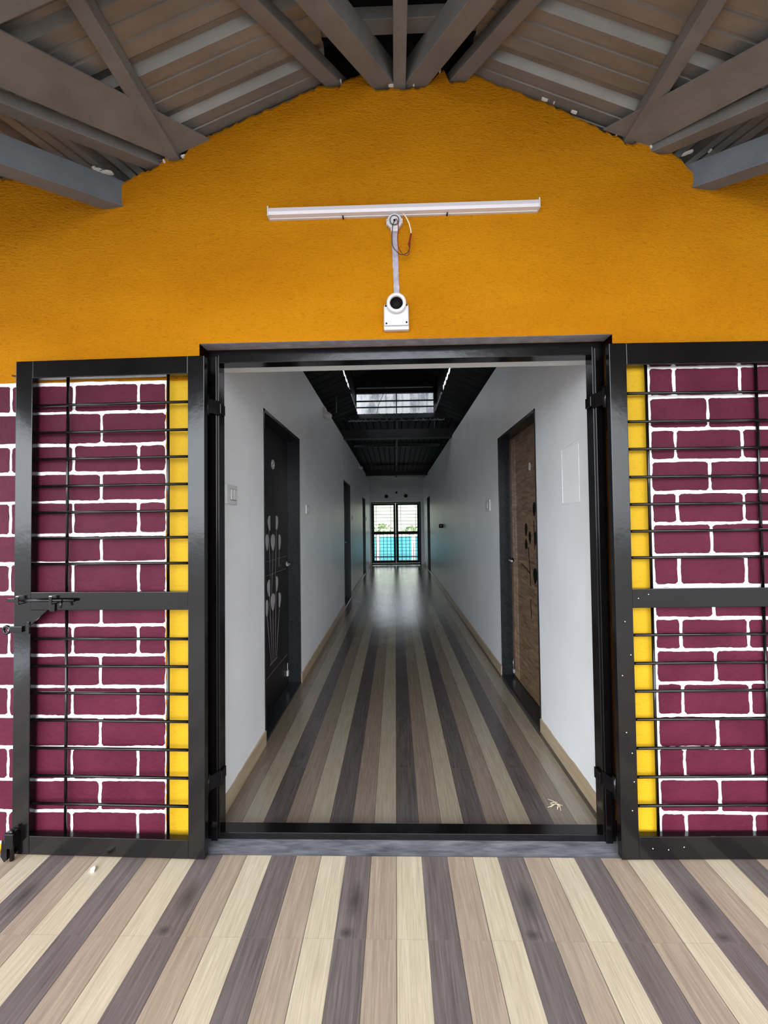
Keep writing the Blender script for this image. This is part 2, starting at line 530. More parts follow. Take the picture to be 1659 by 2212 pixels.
tag(wall, kind='structure', label='ochre yellow rough rendered front wall around the doorway')

# reveals: bare cement soffit above the frame, white plaster behind it
b = MB()
b.box(DL, DR, YW + 0.002, -0.001, DT - 0.001, DT + 0.004, 'cement')
b.build('lintel_soffit', wall)['label'] = 'bare grey cement strip above the steel frame'
b = MB()
b.box(DL, DR, 0.065, 0.152, 2.045, DT + 0.002, 'soffit')
b.box(-0.802, -0.790, 0.065, 0.152, -0.017, 2.06, 'soffit')
b.box(0.905, 0.932, 0.065, 0.152, -0.017, 2.06, 'soffit')
b.build('reveal', wall)['label'] = 'white plastered doorway reveal'

# bits of unpainted plaster on the ragged top edge
b = MB()


def flake(x, z, w, h, rot=0.0):
    n_ = 9
    pts = []
    for k in range(n_):
        a = 2 * math.pi * k / n_
        r = rnd.uniform(0.6, 1.1)
        px, pz = math.cos(a) * w * r, math.sin(a) * h * r
        pts.append((x + px * math.cos(rot) - pz * math.sin(rot), YW - 0.004, z + px * math.sin(rot) + pz * math.cos(rot)))
    b.prism(pts, (0, 0.012, 0), 'plaster_white')


for f in ((-1.235, 2.852, .022, .008, -.4), (-1.20, 2.842, .03, .007, -.15), (-1.255, 2.862, .008, .006, 0), (-0.95, 2.878, .006, .012, .3), (-0.868, 2.900, .010, .004, .4),
          (-0.835, 2.955, .012, .004, .3), (-0.195, 3.200, .006, .008, .2), (0.02, 3.174, .012, .003, 0), (0.115, 3.175, .006, .006, 0),
          (0.225, 3.225, .004, .012, -.3), (0.335, 3.198, .010, .004, -.4), (0.44, 3.20, .006, .004, 0), (0.50, 3.165, .016, .003, -.4),
          (0.66, 3.09, .018, .005, -.3), (0.70, 3.08, .005, .012, 0), (0.78, 3.03, .016, .003, -.4), (0.955, 2.945, .006, .020, 0), (1.06, 2.915, .014, .005, -.3),
          (1.09, 2.868, .006, .008, .4), (1.16, 2.875, .006, .009, 0), (1.24, 2.84, .028, .006, .35), (1.33, 2.845, .006, .005, 0), (1.37, 2.80, .010, .004, .4), (1.30, 2.692, .03, .003, 0)):
    flake(*f)
b.build('plaster_flakes', wall)['label'] = 'ragged white plaster bits at the top of the wall'

# ------------------------------------------------------------------ painted brick panels
def wobble_rect(x0, x1, z0, z1, lean=0.0):
    """hand painted brick outline: rounded corners and wavering edges"""
    r = rnd.uniform(0.004, 0.010)
    pts = []

    def edge(ax, az, bx, bz, n_):
        L = []
        ph, am = rnd.uniform(0, 6.28), rnd.uniform(0.0006, 0.0018)
        for k in range(n_ + 1):
            t = k / n_
            o = am * math.sin(ph + t * rnd.uniform(5, 8)) + rnd.uniform(-0.0007, 0.0007)
            px, pz = lerp(ax, bx, t), lerp(az, bz, t)
            if abs(bx - ax) > abs(bz - az): pz += o
            else: px += o
            L.append((px, pz))
        return L
    nx = max(4, int((x1 - x0) / 0.012)); nz = max(3, int((z1 - z0) / 0.012))
    pts += edge(x0 + r, z0, x1 - r, z0, nx)
    pts += edge(x1, z0 + r, x1, z1 - r, nz)
    pts += edge(x1 - r, z1, x0 + r, z1, nx)
    pts += edge(x0, z1 - r, x0, z0 + r, nz)
    return pts


def brick_panel(name, x0, x1, zs, odd, even, label, edge_gap_l, edge_gap_r):
    bb = MB()
    z_top, z_bot = zs[0] + 0.009, zs[-1] - 0.008
    # white ground coat with a wavering rim
    rim = []
    n_ = 90
    for k in range(n_ + 1):
        rim.append((lerp(x0, x1, k / n_), z_bot))
    for k in range(n_ + 1):
        rim.append((x1 + (rnd.uniform(-.0025, .0025) if abs(x1) < 1.3 else 0), lerp(z_bot, z_top, k / n_)))
    for k in range(n_ + 1):
        rim.append((lerp(x1, x0, k / n_), z_top + rnd.uniform(-.0015, .0015)))
    for k in range(n_ + 1):
        rim.append((x0 + (rnd.uniform(-.0025, .0025) if abs(x0) < 1.3 else 0), lerp(z_top, z_bot, k / n_)))
    bb.prism([(p[0], YW - 0.001, p[1]) for p in rim], (0, 0.002, 0), 'white_line')
    gap = 0.0070
    for i, (za, zb) in enumerate(zip(zs, zs[1:])):
        joints = odd if i % 2 == 0 else even
        edges = [x0 - 0.003 + (edge_gap_l if edge_gap_l else 0)] + [j for j in joints if x0 < j < x1] + [x1 + 0.003 - (edge_gap_r if edge_gap_r else 0)]
        for j, (xa, xb) in enumerate(zip(edges, edges[1:])):
            ga = 0.0 if j == 0 else gap * rnd.uniform(0.75, 1.1)
            gb = 0.0 if j == len(edges) - 2 else gap * rnd.uniform(0.75, 1.1)
            gz0, gz1 = gap * rnd.uniform(0.75, 1.15), gap * rnd.uniform(0.75, 1.15)
            dr = rnd.uniform(-0.003, 0.003)
            pts = wobble_rect(xa + ga, xb - gb, zb + gz0, za - gz1)
            bb.prism([(p[0] + dr * 0, YW - 0.0035, p[1]) for p in pts], (0, 0.002, 0), 'maroon')
    o = bb.build(name, wall)
    o['label'] = label
    return o


ZL = [1.93, 1.808, 1.672, 1.553, 1.432, 1.295, 1.177, 1.051, 0.919, 0.795, 0.666, 0.543, 0.418, 0.285, 0.158, 0.030]
odd = [-1.600 - .276 * k for k in range(1, 7)] + [-1.605, -1.335, -1.058]
even = [-1.49 - .276 * k for k in range(1, 8)] + [-1.545, -1.216]
brick_panel('brick_panel', -3.5, -0.942, ZL, odd, even, 'maroon painted brick pattern with white joints, left of the doorway', 0, 0.006)
ZR = [1.947, 1.826, 1.694, 1.566, 1.438, 1.312, 1.186, 1.062, 0.931, 0.806, 0.675, 0.547, 0.419, 0.298, 0.163, 0.035]
oddr = [1.153, 1.417] + [1.417 + .268 * k for k in range(1, 9)]
evenr = [1.286, 1.552] + [1.552 + .268 * k for k in range(1, 9)]
brick_panel('brick_panel', 1.046, 3.6, ZR, oddr, evenr, 'maroon painted brick pattern with white joints, right of the doorway', 0.015, 0)
# yellow border strips beside and below the bricks
b = MB(); b.box(-0.938, -0.802, YW - 0.0025, YW + 0.001, 0.0, 1.935, 'yellow'); b.build('border_strip', wall)['label'] = 'plain yellow painted strip left of the doorway'
b = MB(); b.box(0.914, 1.043, YW - 0.0025, YW + 0.001, 0.0, 1.955, 'yellow'); b.build('border_strip', wall)['label'] = 'plain yellow painted strip right of the doorway'
b = MB(); b.box(-3.5, -0.942, YW - 0.0025, YW + 0.001, 0.0, 0.021, 'yellow'); b.box(1.046, 3.6, YW - 0.0025, YW + 0.001, 0.0, 0.026, 'yellow')
b.build('border_strip', wall)['label'] = 'thin pale yellow strip along the floor'

# ------------------------------------------------------------------ corridor walls
XL, XR, FZ, WT = -0.80, 0.93, -0.017, 2.70
Y_END = 12.08


def side_wall(name, xa, xb, doors, label):
    bb = MB()
    y = 0.152
    segs = []
    for (ya, yb, zt) in doors:
        segs.append((y, ya, FZ - 0.05, WT)); segs.append((ya, yb, zt, WT)); y = yb
    segs.append((y, Y_END, FZ - 0.05, WT))
    for (ya, yb, z0, z1) in segs:
        bb.box(min(xa, xb), max(xa, xb), ya, yb, z0, z1, 'corridor_wall')
    o = bb.build(name)
    return tag(o, kind='structure', label=label)


DOORS_L = [(0.805, 1.815, 2.055), (4.95, 5.95, 2.02), (8.85, 9.85, 1.98)]
DOORS_R = [(0.965, 1.985, 2.062), (9.55, 10.55, 2.03)]
side_wall('wall_left', XL, XL - 0.13, DOORS_L, 'white left wall of the corridor')
side_wall('wall_right', XR, XR + 0.13, DOORS_R, 'white right wall of the corridor')
# end wall with opening
b = MB()
b.box(XL - 0.13, -0.765, Y_END, Y_END + 0.15, -0.1, 3.1, 'corridor_wall')
b.box(0.835, XR + 0.13, Y_END, Y_END + 0.15, -0.1, 3.1, 'corridor_wall')
b.box(-0.765, 0.835, Y_END, Y_END + 0.15, 2.005, 3.1, 'corridor_wall')
tag(b.build('wall_back'), kind='structure', label='grey white end wall of the corridor above the far gate')
# rooms' outer walls keep the roof space dark
b = MB()
b.box(-3.62, -3.5, YW, 12.3, -0.1, 3.1, 'room_dark')
b.box(3.6, 3.72, YW, 12.3, -0.1, 3.1, 'room_dark')
b.box(-3.5, -0.93, 12.18, 12.3, -0.1, 3.1, 'room_dark')
b.box(1.06, 3.6, 12.18, 12.3, -0.1, 3.1, 'room_dark')
tag(b.build('wall_outer'), kind='structure', label='outer walls of the rooms behind')

# skirting
for nm, xw, s, doors, lb in (('baseboard_left', XL, 1, DOORS_L, 'left'), ('baseboard_right', XR, -1, DOORS_R, 'right')):
    b = MB()
    y = 0.152
    cuts = []
    for (ya, yb, _) in doors:
        cuts.append((y, ya)); y = yb
    cuts.append((y, Y_END))
    for (ya, yb) in cuts:
        n_ = max(2, int((yb - ya) / 0.05))
        h_prev = 0.082
        for k in range(n_):
            y0, y1 = lerp(ya, yb, k / n_), lerp(ya, yb, (k + 1) / n_)
            h = 0.082 + rnd.uniform(-0.004, 0.004)
            x0, x1 = sorted((xw, xw + s * 0.009))
            c = [(x0, y0, FZ), (x1, y0, FZ), (x1, y1, FZ), (x0, y1, FZ), (x0, y0, FZ + h_prev), (x1, y0, FZ + h_prev), (x1, y1, FZ + h), (x0, y1, FZ + h)]
            b.hexa(c, 'skirting'); h_prev = h
    tag(b.build(nm), kind='structure', label='tan wood-print skirting along the ' + lb + ' corridor wall')

# ------------------------------------------------------------------ corridor doors
def oval_plate(door, xf, sgn, y, z, digit, hw, hh, lab):
    bb = MB()
    pts = []
    n_ = 28
    outer = [(y + hw * math.cos(2 * math.pi * k / n_), z + hh * math.sin(2 * math.pi * k / n_)) for k in range(n_)]
    bb.prism([(xf, p[0], p[1]) for p in outer], (sgn * 0.004, 0, 0), 'inlay_line')
    ring = [(xf + sgn * 0.005, y + hw * .92 * math.cos(2 * math.pi * k / n_), z + hh * .92 * math.sin(2 * math.pi * k / n_)) for k in range(n_ + 1)]
    bb.tube(ring, 0.0032, 'plastic_grey', 6, False)
    w = hw * 0.42; h = hh * 0.5
    if digit == '5':
        path = [(1, 1), (-1, 1), (-1, .1), (.4, .2), (1, -.3), (.5, -.95), (-1, -.8)]
        path = [(y - sgn * w * a * -1 * (-1), z + h * c) for a, c in path]
        # mirror so the digit reads from the corridor
        path = [(2 * y - p[0], p[1]) if sgn > 0 else p for p in path]
        bb.tube([(xf + sgn * 0.006, p[0], p[1]) for p in path], 0.003, 'plastic_grey', 6)
    o = bb.build('number_plate', door)
    o['label'] = lab
    return o


def teardrop(cy, cz, hw, hh, tilt=0.0, cut=None):
    pts = []
    for k in range(22):
        a = 2 * math.pi * k / 22
        u = math.cos(a); v_ = math.sin(a)
        wy = hw * u * (0.35 + 0.65 * (0.5 + 0.5 * v_) ** 0.6)
        wz = hh * v_
        if cut == 'R' and wy > hw * 0.25: wy = hw * 0.25
        if cut == 'L' and wy < -hw * 0.25: wy = -hw * 0.25
        pts.append((cy + wy * math.cos(tilt) - wz * math.sin(tilt), cz + wy * math.sin(tilt) + wz * math.cos(tilt)))
    return pts


def door_lining(name, xw, sgn, ya, yb, zt, depth, idx, label):
    """sgn: direction from wall face into the wall"""
    d = empty('door_%d' % idx, ((xw + sgn * depth), (ya + yb) / 2, FZ))
    tag(d, kind='structure', label=label)
    return d


def lining(d, xw, sgn, ya, yb, zt, depth):
    ox, oy, oz = d.location
    x0, x1 = sorted((xw - sgn * 0.002, xw + sgn * depth))
    for (q0, q1, z0, z1, nm) in ((ya, ya + 0.022, FZ, zt, 'jamb'), (yb - 0.022, yb, FZ, zt, 'jamb'), (ya, yb, zt - 0.022, zt, 'head'), (ya, yb, FZ, FZ + 0.016, 'threshold')):
        bb = MB(); bb.box(x0 - ox, x1 - ox, q0 - oy, q1 - oy, z0 - oz, z1 - oz, 'granite', 0.001)
        bb.build(nm, d)


def local(o, d):
    """mesh built in world space -> parent at d"""
    o.data.transform(Matrix.Translation(-Vector(d.location)))
    return o


# left near door: black leaf with grey petal inlays
d1 = door_lining('door', XL, -1, *DOORS_L[0], 0.10, 1, 'black door with grey petal inlays in the left corridor wall')
lining(d1, XL, -1, *DOORS_L[0], 0.13)
b = MB(); b.box(-0.94, -0.90, 0.827, 1.793, FZ + 0.02, 2.033, 'door_black', 0.002)
leaf = local(b.build('leaf', d1), d1); leaf['label'] = 'black laminate leaf'
b = MB()
for (cy, cz, hw, hh, cut) in ((1.262, 1.335, .042, .055, 'R'), (1.445, 1.338, .042, .055, 'L'), (1.198, 1.199, .034, .058, None), (1.345, 1.192, .052, .062, None), (1.52, 1.186, .044, .060, 'L'),
                         (1.245, .868, .050, .062, 'R'), (1.435, .872, .042, .058, 'L'), (1.185, .735, .032, .060, None), (1.335, .752, .054, .064, None), (1.512, .736, .044, .058, 'L')):
    b.prism([(-0.9005, p[0], p[1]) for p in teardrop(cy, cz, hw * 1.2, hh, 0, cut)], (0.003, 0, 0), 'petal')
pet = local(b.build('petal_inlay', d1), d1); pet['label'] = 'grey petal shaped inlays'
b = MB()
b.bar((-0.8995, 1.10, 1.062), (-0.8995, 1.74, 1.060), 0.004, 0.004, 'inlay_line')
b.bar((-0.8995, 1.10, .962), (-0.8995, 1.72, .958), 0.004, 0.004, 'inlay_line')
for (ya_, za_, yb_, zb_) in ((1.345, 1.13, 1.30, .80), (1.24, 1.28, 1.27, .93), (1.44, 1.28, 1.40, .93), (1.52, 1.12, 1.50, 1.0), (1.19, .67, 1.28, .33), (1.25, .80, 1.31, .33), (1.335, .69, 1.34, .33), (1.42, .82, 1.38, .33), (1.51, .67, 1.42, .33)):
    b.tube([(-0.8995, ya_, za_), (-0.8995, yb_, zb_)], 0.0028, 'inlay_line', 6)
b.bar((-0.8995, 1.255, .312), (-0.8995, 1.44, .310), 0.004, 0.012, 'inlay_line')
b.bar((-0.8995, 1.10, .245), (-0.8995, 1.74, .245), 0.004, 0.004, 'inlay_line')
st = local(b.build('stem_inlay', d1), d1); st['label'] = 'thin grey stem lines of the inlay'
oval_plate(d1, -0.90, 1, 1.342, 1.775, '5', 0.034, 0.036, 'oval number plate on the black door')
for o in d1.children:
    if o.name.startswith('number_plate'): local(o, d1)
b = MB()
b.lathe([(0.0, 0), (0.022, 0), (0.022, 0.006), (0.010, 0.008), (0.009, 0.03)], 'bright_metal', (-0.90, 1.74, 0.995), (1, 0, 0), 16)
b.tube([(-0.872, 1.735, 0.995), (-0.868, 1.70, 0.995), (-0.868, 1.64, 0.993)], 0.008, 'bright_metal', 8)
h = local(b.build('handle', d1), d1); h['label'] = 'small metal lever handle'
b = MB(); b.box(-0.898, -0.884, 1.71, 1.735, 0.075, 0.12, 'plastic_grey', 0.003); b.tube([(-0.891, 1.722, .12), (-0.891, 1.722, .18)], .003, 'plastic_grey', 6)
h = local(b.build('floor_bolt', d1), d1)

# right near door: brown wood leaf with dark leaf shapes
d2 = door_lining('door', XR, 1, *DOORS_R[0], 0.10, 2, 'brown wood-look door with dark leaf cut-outs in the right corridor wall')
lining(d2, XR, 1, *DOORS_R[0], 0.132)
b = MB(); b.box(1.025, 1.055, 0.987, 1.963, FZ + 0.02, 2.04, 'wood', 0.002)
leaf = local(b.build('leaf', d2), d2); leaf['label'] = 'brown wood-grained leaf'
b = MB()
for (cy, cz, hw, hh, tl) in ((1.52, 1.262, .026, .048, .10), (1.43, 1.203, .024, .044, -.05), (1.525, 1.150, .028, .038, 3.1), (1.315, 1.414, .030, .05, .15), (1.325, .926, .038, .055, .1), (1.30, 1.20, .02, .05, 0)):
    b.prism([(1.0255, p[0], p[1]) for p in teardrop(cy, cz, hw * 1.35, hh * 1.05, tl)], (-0.003, 0, 0), 'black')
for pts in ([(1.47, 1.13), (1.45, 1.0), (1.43, .84)], [(1.33, 1.33), (1.325, 1.12)], [(1.66, .985), (1.52, .96), (1.44, .93)], [(1.44, .74), (1.43, .60)]):
    b.tube([(1.0245, p[0], p[1]) for p in pts], 0.0035, 'black', 6)
b.bar((1.0245, 1.735, 0.02), (1.0245, 1.735, 1.99), 0.006, 0.004, 'black')
inl = local(b.build('leaf_inlay', d2), d2); inl['label'] = 'dark leaf shaped cut-outs and groove'
b = MB()
for yy in (1.78, 1.80, 1.82, 1.85, 1.88):
    b.box(1.019, 1.027, yy, yy + 0.008, 0.02, 2.02, 'wood', 0.001)
mo = local(b.build('moulding', d2), d2); mo['label'] = 'fluted wooden edge moulding'
oval_plate(d2, 1.025, -1, 1.388, 1.735, '0', 0.016, 0.030, 'small oval number plate on the brown door')
for o in d2.children:
    if o.name.startswith('number_plate'): local(o, d2)
b = MB()
b.lathe([(0.0, 0), (0.024, 0), (0.024, 0.006), (0.010, 0.008), (0.009, 0.035)], 'black', (1.025, 1.90, 0.995), (-1, 0, 0), 16)
b.tube([(0.99, 1.90, 0.995), (0.985, 1.87, 0.995), (0.985, 1.80, 0.995)], 0.009, 'bright_metal', 8)
h = local(b.build('handle', d2), d2); h['label'] = 'chrome lever handle'
b = MB(); b.box(1.008, 1.024, 1.90, 1.94, 0.03, 0.06, 'bright_metal', 0.003); b.tube([(1.015, 1.92, .06), (1.012, 1.92, .12), (1.02, 1.93, .14)], .004, 'bright_metal', 6)
local(b.build('floor_bolt', d2), d2)

idx = 3
for (side, dd) in ((-1, DOORS_L[1]), (-1, DOORS_L[2]), (1, DOORS_R[1])):
    xw = XL if side < 0 else XR
    dn = door_lining('door', xw, side, *dd, 0.10, idx, ('second black door along the left corridor wall', 'far black door on the left beside the end gate', 'far black door on the right beside the end gate')[idx - 3])
    lining(dn, xw, side, *dd, 0.13)
    b = MB(); xa, xb = sorted((xw + side * 0.10, xw + side * 0.135))
    b.box(xa, xb, dd[0] + .022, dd[1] - .022, FZ + 0.02, dd[2] - .022, 'door_black', 0.002)
    local(b.build('leaf', dn), dn)
    b = MB()
    b.tube([(xw + side * 0.10, dd[1] - 0.09, 0.99), (xw + side * 0.07, dd[1] - 0.09, 0.99), (xw + side * 0.07, dd[1] - 0.19, 0.99)], 0.008, 'bright_metal', 8)
    local(b.build('handle', dn), dn)
    idx += 1

# ------------------------------------------------------------------ porch roof
YE = -2.6                       # eave line out over the porch
VX = 1.08                       # where the valleys meet the wall (from the ridge line)
SL = 0.29                      # fall of the main roof per metre towards the yard
ZM = 2.865


def rib(y, period=0.205):
    t = (y / period) % 1.0
    if t < 0.10: h = t / 0.10
    elif t < 0.20: h = 1.0
    elif t < 0.30: h = (0.30 - t) / 0.10
    elif 0.47 < t < 0.53: h = 0.16
    elif 0.74 < t < 0.80: h = 0.16
    else: h = 0.0
    return h * 0.026


def rib_breaks(a, b_, period=0.205):
    out = [a, b_]
    k = math.floor(a / period) - 1
    while k * period < b_ + period:
        for t in (0, .10, .20, .30, .465, .475, .525, .535, .735, .745, .795, .805):
            v_ = (k + t) * period
            if a < v_ < b_: out.append(v_)
        k += 1
    return sorted(set(round(q, 5) for q in out))


roof = empty('ceiling', (RX, 0, 3.3))
tag(roof, kind='structure', label='grey corrugated sheet roof over porch and corridor')


def sheet_obj(bb, name, label):
    o = bb.build(name, roof)
    o.data.transform(Matrix.Translation(-Vector(roof.location)))
    md = o.modifiers.new('thickness', 'SOLIDIFY'); md.thickness = 0.0025; md.offset = 0
    o['label'] = label
    return o


ys = rib_breaks(YE, 0.14)
for s in (-1, 1):
    b = MB()
    idx_ = b.mi('sheet')
    for y0, y1 in zip(ys, ys[1:]):
        def row(y):
            inner = 0.30
            outer = VX + 0.69 * max(0.0, YW - y) + 0.03
            return [b.bm.verts.new((RX + s * q, y, G(RX + s * q) + 0.012 + rib(y))) for q in (inner, (inner + outer) / 2, outer)]
        r0, r1 = row(y0), row(y1)
        for k in range(2):
            b.bm.faces.new((r0[k], r0[k + 1], r1[k + 1], r1[k])).material_index = idx_
    bmesh.ops.remove_doubles(b.bm, verts=b.bm.verts[:], dist=1e-5)
    sheet_obj(b, 'gable_sheet', 'corrugated sheet slope %s of the ridge' % ('left' if s < 0 else 'right'))
    # main roof, ribs run down the slope
    b = MB(); idx_ = b.mi('sheet')
    lim = 3.6
    xs_ = rib_breaks(0.98, lim)
    for x0, x1 in zip(xs_, xs_[1:]):
        def colm(q):
            ytop = 0.14
            y_v = YW - (q - VX) / 0.69 if q > VX else YW
            y_hi = ytop
            # sheet lies outward of the valley: from the wall down to the valley line
            y_lo = max(YE, YW - (q - VX + 0.02) / 0.69) if q > VX - 0.02 else YW
            return [b.bm.verts.new((RX + s * q, y, ZM + 0.02 + SL * (y - YW) + rib(q))) for y in (y_hi, y_lo)]
        c0, c1 = colm(x0), colm(x1)
        b.bm.faces.new((c0[0], c1[0], c1[1], c0[1])).material_index = idx_
    bmesh.ops.remove_doubles(b.bm, verts=b.bm.verts[:], dist=1e-5)
    sheet_obj(b, 'main_sheet', 'corrugated sheet of the lean-to slope, %s end' % ('left' if s < 0 else 'right'))

# raised ridge cap over the porch
b = MB()
i_ = b.mi('sheet_shaded')
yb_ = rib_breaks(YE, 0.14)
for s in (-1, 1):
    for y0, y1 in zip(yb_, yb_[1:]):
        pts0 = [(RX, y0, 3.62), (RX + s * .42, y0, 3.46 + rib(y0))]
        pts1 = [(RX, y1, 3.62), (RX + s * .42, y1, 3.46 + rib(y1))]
        b.face([pts0[0], pts0[1], pts1[1], pts1[0]], 'sheet_shaded')
    b.face([(RX + s * .36, YE, 3.205), (RX + s * .36, 0.14, 3.205), (RX + s * .36, 0.14, 3.5), (RX + s * .36, YE, 3.5)], 'sheet_shaded')
b.face([(RX - .42, YE, 3.15), (RX + .42, YE, 3.15), (RX + .42, YE, 3.46), (RX, YE, 3.62), (RX - .42, YE, 3.46)], 'sheet_shaded')
b.face([(RX - .42, 0.14, 3.15), (RX + .42, 0.14, 3.15), (RX + .42, 0.14, 3.46), (RX, 0.14, 3.62), (RX - .42, 0.14, 3.46)], 'sheet_shaded')
sheet_obj(b, 'ridge_cap', 'shade-darkened raised ridge cap above the gable')


def member(p0, d, w, h, mat, name, label, cat='beam', group=None, length=None, flange=False, bevel=0.003):
    p0 = Vector(p0); d = Vector(d)
    L = length if length else (YE + 0.05 - p0.y) / d.y
    start = p0 - d * (-0.0) + Vector((0, 0.0, 0))
    s0 = p0 - d * (0.06 / abs(d.y) if abs(d.y) > .1 else 0)      # let it run into the wall head
    p1 = p0 + d * L
    b_ = MB()
    b_.bar(s0, p1, w, h, mat, bevel)
    if flange:
        b_.bar(s0 - Vector((0, 0, 0.006)), p1 - Vector((0, 0, 0.006)), w + 0.012, 0.008, mat, 0.001)
    o = b_.build(name, loc=p0)
    tag(o, label, cat, group)
    return o


# straight purlins running out from the wall
member((0.055, YW, 3.17), (0, -1, 0), 0.052, 0.07, 'grey_steel', 'roof_purlin', 'grey steel ridge purlin running straight out at the middle of the gable')
member((-0.916, YW, 2.890), (0.0, -1, 0.0), 0.058, 0.05, 'grey_steel', 'roof_purlin', 'straight grey purlin crossing the left valley gutter')
member((1.012, YW, 2.899), (0.0, -1, 0.0), 0.058, 0.05, 'grey_steel', 'roof_purlin', 'straight grey purlin crossing the right valley gutter')
# slanting rafters
member((-0.014, YW, 3.172), (-0.607, -1, -0.255), 0.082, 0.10, 'grey_steel', 'roof_rafter', 'broad slanting rafter just left of the ridge purlin')
member((0.126, YW, 3.171), (0.58, -1, -0.243), 0.082, 0.10, 'grey_steel', 'roof_rafter', 'broad slanting rafter just right of the ridge purlin')
member((-0.229, YW, 3.188), (-0.624, -1, -0.26), 0.060, 0.045, 'grey_steel', 'roof_rafter', 'slimmer slanting rafter, second to the left of the ridge purlin')
member((0.308, YW, 3.186), (0.58, -1, -0.243), 0.060, 0.045, 'grey_steel', 'roof_rafter', 'slimmer slanting rafter, second to the right of the ridge purlin')
member((-1.016, YW, 2.862), (-0.733, -1, -0.308), 0.058, 0.05, 'grey_steel', 'roof_rafter', 'slanting rafter under the left valley gutter')
member((1.126, YW, 2.842), (0.727, -1, -0.306), 0.058, 0.05, 'grey_steel', 'roof_rafter', 'slanting rafter under the right valley gutter')
member((-1.17, YW, 2.690), (-0.652, -1, -0.274), 0.06, 0.105, 'blue_steel', 'roof_beam', 'thick blue-grey steel beam leaving the wall at far left', flange=True)
member((1.295, YW, 2.690), (0.74, -1, -0.311), 0.06, 0.10, 'blue_steel', 'roof_beam', 'thick blue-grey steel beam leaving the wall at far right', flange=True)
# valley gutters
for s, lab in ((-1, 'left'), (1, 'right')):
    b = MB()
    dv = Vector((s * 0.80, -1, -0.252))
    if s < 0: a0, a1 = Vector((-0.752, YW, 2.966)), Vector((-0.930, YW, 2.892))
    else: a0, a1 = Vector((0.897, YW, 2.948)), Vector((1.082, YW, 2.874))
    # the gutter fans out a little towards the eave
    L = 2.45
    e0 = a0 + Vector((s * 0.69, -1, -0.29)) * L
    e1 = a1 + Vector((s * (0.73 if s < 0 else 0.62), -1, -0.30 if s < 0 else -0.262)) * L
    up = Vector((0, 0, 0.004))
    b.hexa([a1, a0, e0, e1, a1 + up, a0 + up, e0 + up, e1 + up], 'grey_steel')
    b.hexa([a1, a1 + Vector((s * .003, 0, 0)), e1 + Vector((s * .003, 0, 0)), e1, a1 + Vector((0, 0, .04)), a1 + Vector((s * .003, 0, .04)), e1 + Vector((s * .003, 0, .04)), e1 + Vector((0, 0, .04))], 'grey_steel')
    o = b.build('valley_gutter', loc=a0)
    tag(o, 'wide flat grey metal valley gutter in the %s roof corner' % lab, 'gutter')
# cross pieces
b = MB()
b.box(-0.26, 0.36, -0.26, -0.205, 3.235, 3.285, 'grey_steel', 0.002)
o = b.build('cross_tie', loc=(0.05, -0.23, 3.235)); tag(o, 'short grey cross tie high under the ridge cap', 'beam')
b = MB()
yy0, yy1 = -0.80, -0.675
for s in (-1, 1):
    q0, q1 = 0.0, 1.19
    xa, xb = RX + s * q0, RX + s * q1
    c = [(xa, yy0, G(xa) - 0.085), (xb, yy0, G(xb) - 0.085), (xb, yy1, G(xb) - 0.085), (xa, yy1, G(xa) - 0.085),
         (xa, yy0, G(xa) - 0.005), (xb, yy0, G(xb) - 0.005), (xb, yy1, G(xb) - 0.005), (xa, yy1, G(xa) - 0.005)]
    b.hexa(c, 'grey_steel')
o = b.build('gable_rafter', loc=(RX, -0.7, 3.25)); tag(o, 'grey box rafter following the roof slope, seen at the top left corner', 'beam')

# ------------------------------------------------------------------ corridor roof
OP = 0.62                      # half width of the raised monitor
b = MB()
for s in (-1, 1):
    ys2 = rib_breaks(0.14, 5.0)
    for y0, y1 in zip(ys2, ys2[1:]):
        b.face([(RX + s * OP, y0, G(RX + s * OP) + rib(y0)), (RX + s * 1.02, y0, G(RX + s * 1.02) + rib(y0)), (RX + s * 1.02, y1, G(RX + s * 1.02) + rib(y1)), (RX + s * OP, y1, G(RX + s * OP) + rib(y1))], 'sheet_shaded')
    b.face([(RX + s * 1.0, 0.14, 2.915), (RX + s * 3.7, 0.14, 2.915), (RX + s * 3.7, 12.3, 2.915), (RX + s * 1.0, 12.3, 2.915)], 'sheet_shaded')
    b.face([(RX + s * 0.0, 0.14, 3.36), (RX + s * OP, 0.14, G(RX + s * OP) + .02), (RX + s * OP, 0.60, G(RX + s * OP) + .02), (RX, 0.60, 3.36)], 'sheet_shaded')
sheet_obj(b, 'corridor_sheet', 'shade-darkened corrugated sheet over the near corridor')
# far stretch, ribs along the corridor
b = MB()
xr = rib_breaks(-1.05, 1.15, 0.12)
for x0, x1 in zip(xr, xr[1:]):
    b.face([(x0, 5.0, 3.05 + rib(x0, .12)), (x1, 5.0, 3.05 + rib(x1, .12)), (x1, 12.3, 2.86 + rib(x1, .12)), (x0, 12.3, 2.86 + rib(x0, .12))], 'sheet_shaded')
sheet_obj(b, 'corridor_sheet', 'shade-darkened corrugated sheet over the far corridor')
